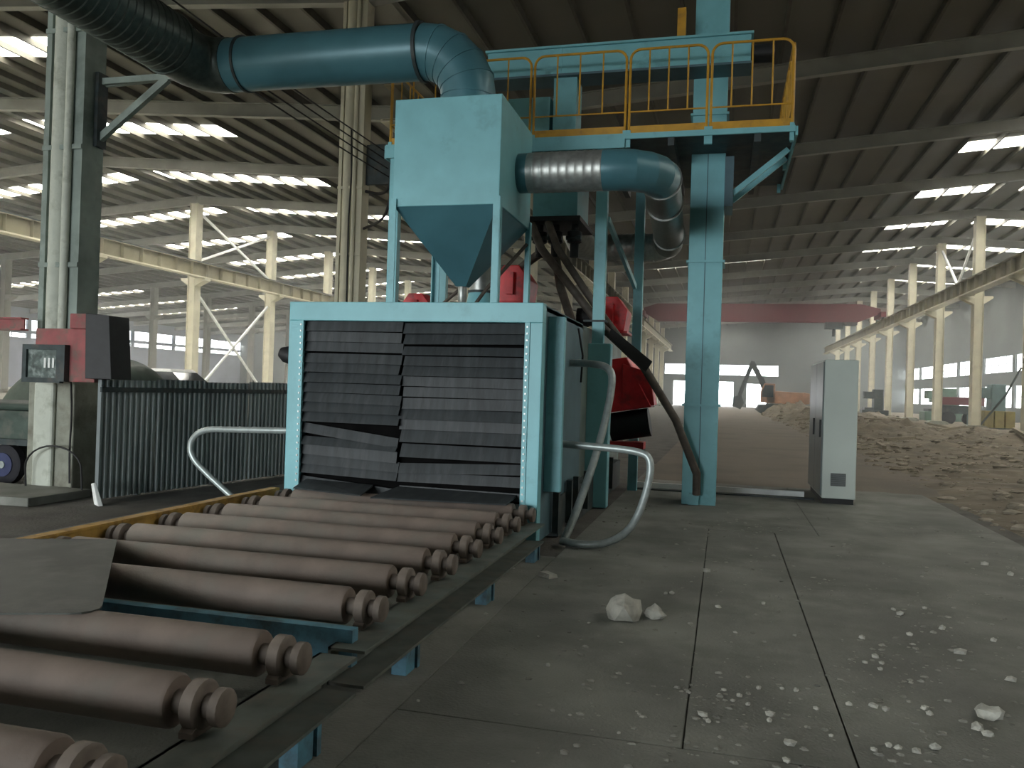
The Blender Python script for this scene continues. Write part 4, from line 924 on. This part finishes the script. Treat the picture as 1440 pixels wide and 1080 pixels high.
# fine gravel that nobody could count
def scatter(name, n, fn, m, label, cat, smin, smax, seed):
    rr = random.Random(seed); vs = []; fs = []
    for _ in range(n):
        x_, y_, z_ = fn(rr); s_ = smin + (smax - smin) * rr.random() ** 3
        a = rr.random() * 6.28; k = len(vs); e = rr.uniform(.5, 1.0); hh = rr.uniform(.3, .6)
        for (rad_, zz) in ((1.0, -.25), (1.05, hh * .5), (.6, hh)):
            for q in range(5):
                t = a + q * 1.2566 + zz; rq = s_ * rad_ * rr.uniform(.75, 1.2)
                vs.append((x_ + math.cos(t) * rq, y_ + math.sin(t) * rq * e, z_ + s_ * zz * rr.uniform(.8, 1.2)))
        for lv in (0, 5):
            for q in range(5): fs.append((k + lv + q, k + lv + (q + 1) % 5, k + lv + 5 + (q + 1) % 5, k + lv + 5 + q))
        fs.append((k + 10, k + 11, k + 12, k + 13, k + 14))
    o = MB().add(vs, fs).build(name, m); o['kind'] = 'stuff'; o['label'] = label; o['category'] = cat; return o
def gravel_pt(rr):
    while True:
        x_ = rr.uniform(-1.3, 3.0); y_ = rr.uniform(2.5, 11)
        d = .25 + sm(-.25, .25, noise.noise((x_ * 1.1 + 5, y_ * 1.1, 2))) * 1.0
        d *= .25 + .75 * sm(8.0, 3.5, y_) if False else (1.0 if y_ < 5.5 and x_ > -.2 else .22)
        if rr.random() < d: return x_, y_, F0
scatter('gravel', 2600, gravel_pt, 'grit', 'fine grey gravel and grit strewn over the open concrete floor', 'gravel', .004, .022, 4)
def soil_pt(rr):
    while True:                            # loose pieces lie beside, not inside, the machines standing on the lot
        y_ = 6 + 70 * rr.random() ** 1.6; x_ = rr.uniform(3.2, 12.6)
        if (10.5 < x_ < 13 and 71.0 < y_ < 73.0) or (2 < x_ < 7.5 and y_ > 75.3): continue
        return x_, y_, soil_h(x_, y_)
scatter('rubble', 4200, soil_pt, 'rubble', 'loose grey-brown rubble covering the earth of the lot', 'rubble', .02, .17, 9)
# loose timbers on the heaps
rr = random.Random(21)
for i in range(26):
    x_, y_ = rr.uniform(4.5, 11.5), rr.uniform(24, 58); a = rr.uniform(-.5, .5) + (0 if rr.random() < .6 else 1.3); L = rr.uniform(.8, 2.2)
    p = Vector((x_ - math.cos(a) * L / 2, y_ - math.sin(a) * L / 2, 0)); q = Vector((x_ + math.cos(a) * L / 2, y_ + math.sin(a) * L / 2, 0))
    p.z = soil_h(p.x, p.y) + .06; q.z = soil_h(q.x, q.y) + .10
    if i == 24: p.z += .19; q.z += .19     # lies across another timber
    tag(MB().bar(p, q, .12, .10).build('scrap_timber', 'wood', at=(x_, y_, (p.z + q.z) / 2)), 'loose grey scrap timber lying on the rubble heaps', 'timber', 'scrap timbers on the rubble')

# ================================================================== DUSTY AIR
hz = bpy.data.materials.new('dusty_air'); hz.use_nodes = True; nt = hz.node_tree; nt.nodes.remove(nt.nodes['Principled BSDF'])
vs_ = nt.nodes.new('ShaderNodeVolumeScatter'); vs_.inputs['Density'].default_value = HAZE; vs_.inputs['Anisotropy'].default_value = 0.2
vs_.inputs['Color'].default_value = (0.93, 0.97, 0.95, 1)
nt.links.new(vs_.outputs[0], nt.nodes['Material Output'].inputs['Volume'])
M['haze'] = hz
if HAZE > 0:
    o = MB().box(XE + .2, XD - .2, 14.5, Y_FAR - .2, .3, 10.2).build('dust_haze', 'haze', at=(0, 14.5, .3)); o['kind'] = 'stuff'
    o['label'] = 'thin dusty haze hanging in the air down the hall'; o['category'] = 'haze'

# bundle of loose cables by the pale column
hose('cable_bundle', [(-7.33, 16.98, 6.75), (-7.20, 16.6, 6.4), (-7.12, 16.4, 6.05), (-7.20, 16.5, 5.75), (-7.60, 16.9, 5.75), (-7.96, 16.95, 5.85)], .035, 'loop of black cable hanging beside the pale column', 'cable')
hose('cable_bundle', [(-7.33, 16.98, 6.15), (-6.96, 16.3, 5.9), (-6.90, 15.9, 5.45), (-7.2, 16.3, 5.05), (-7.96, 16.9, 5.0)], .03, 'lower sagging black cable beside the pale column', 'cable')
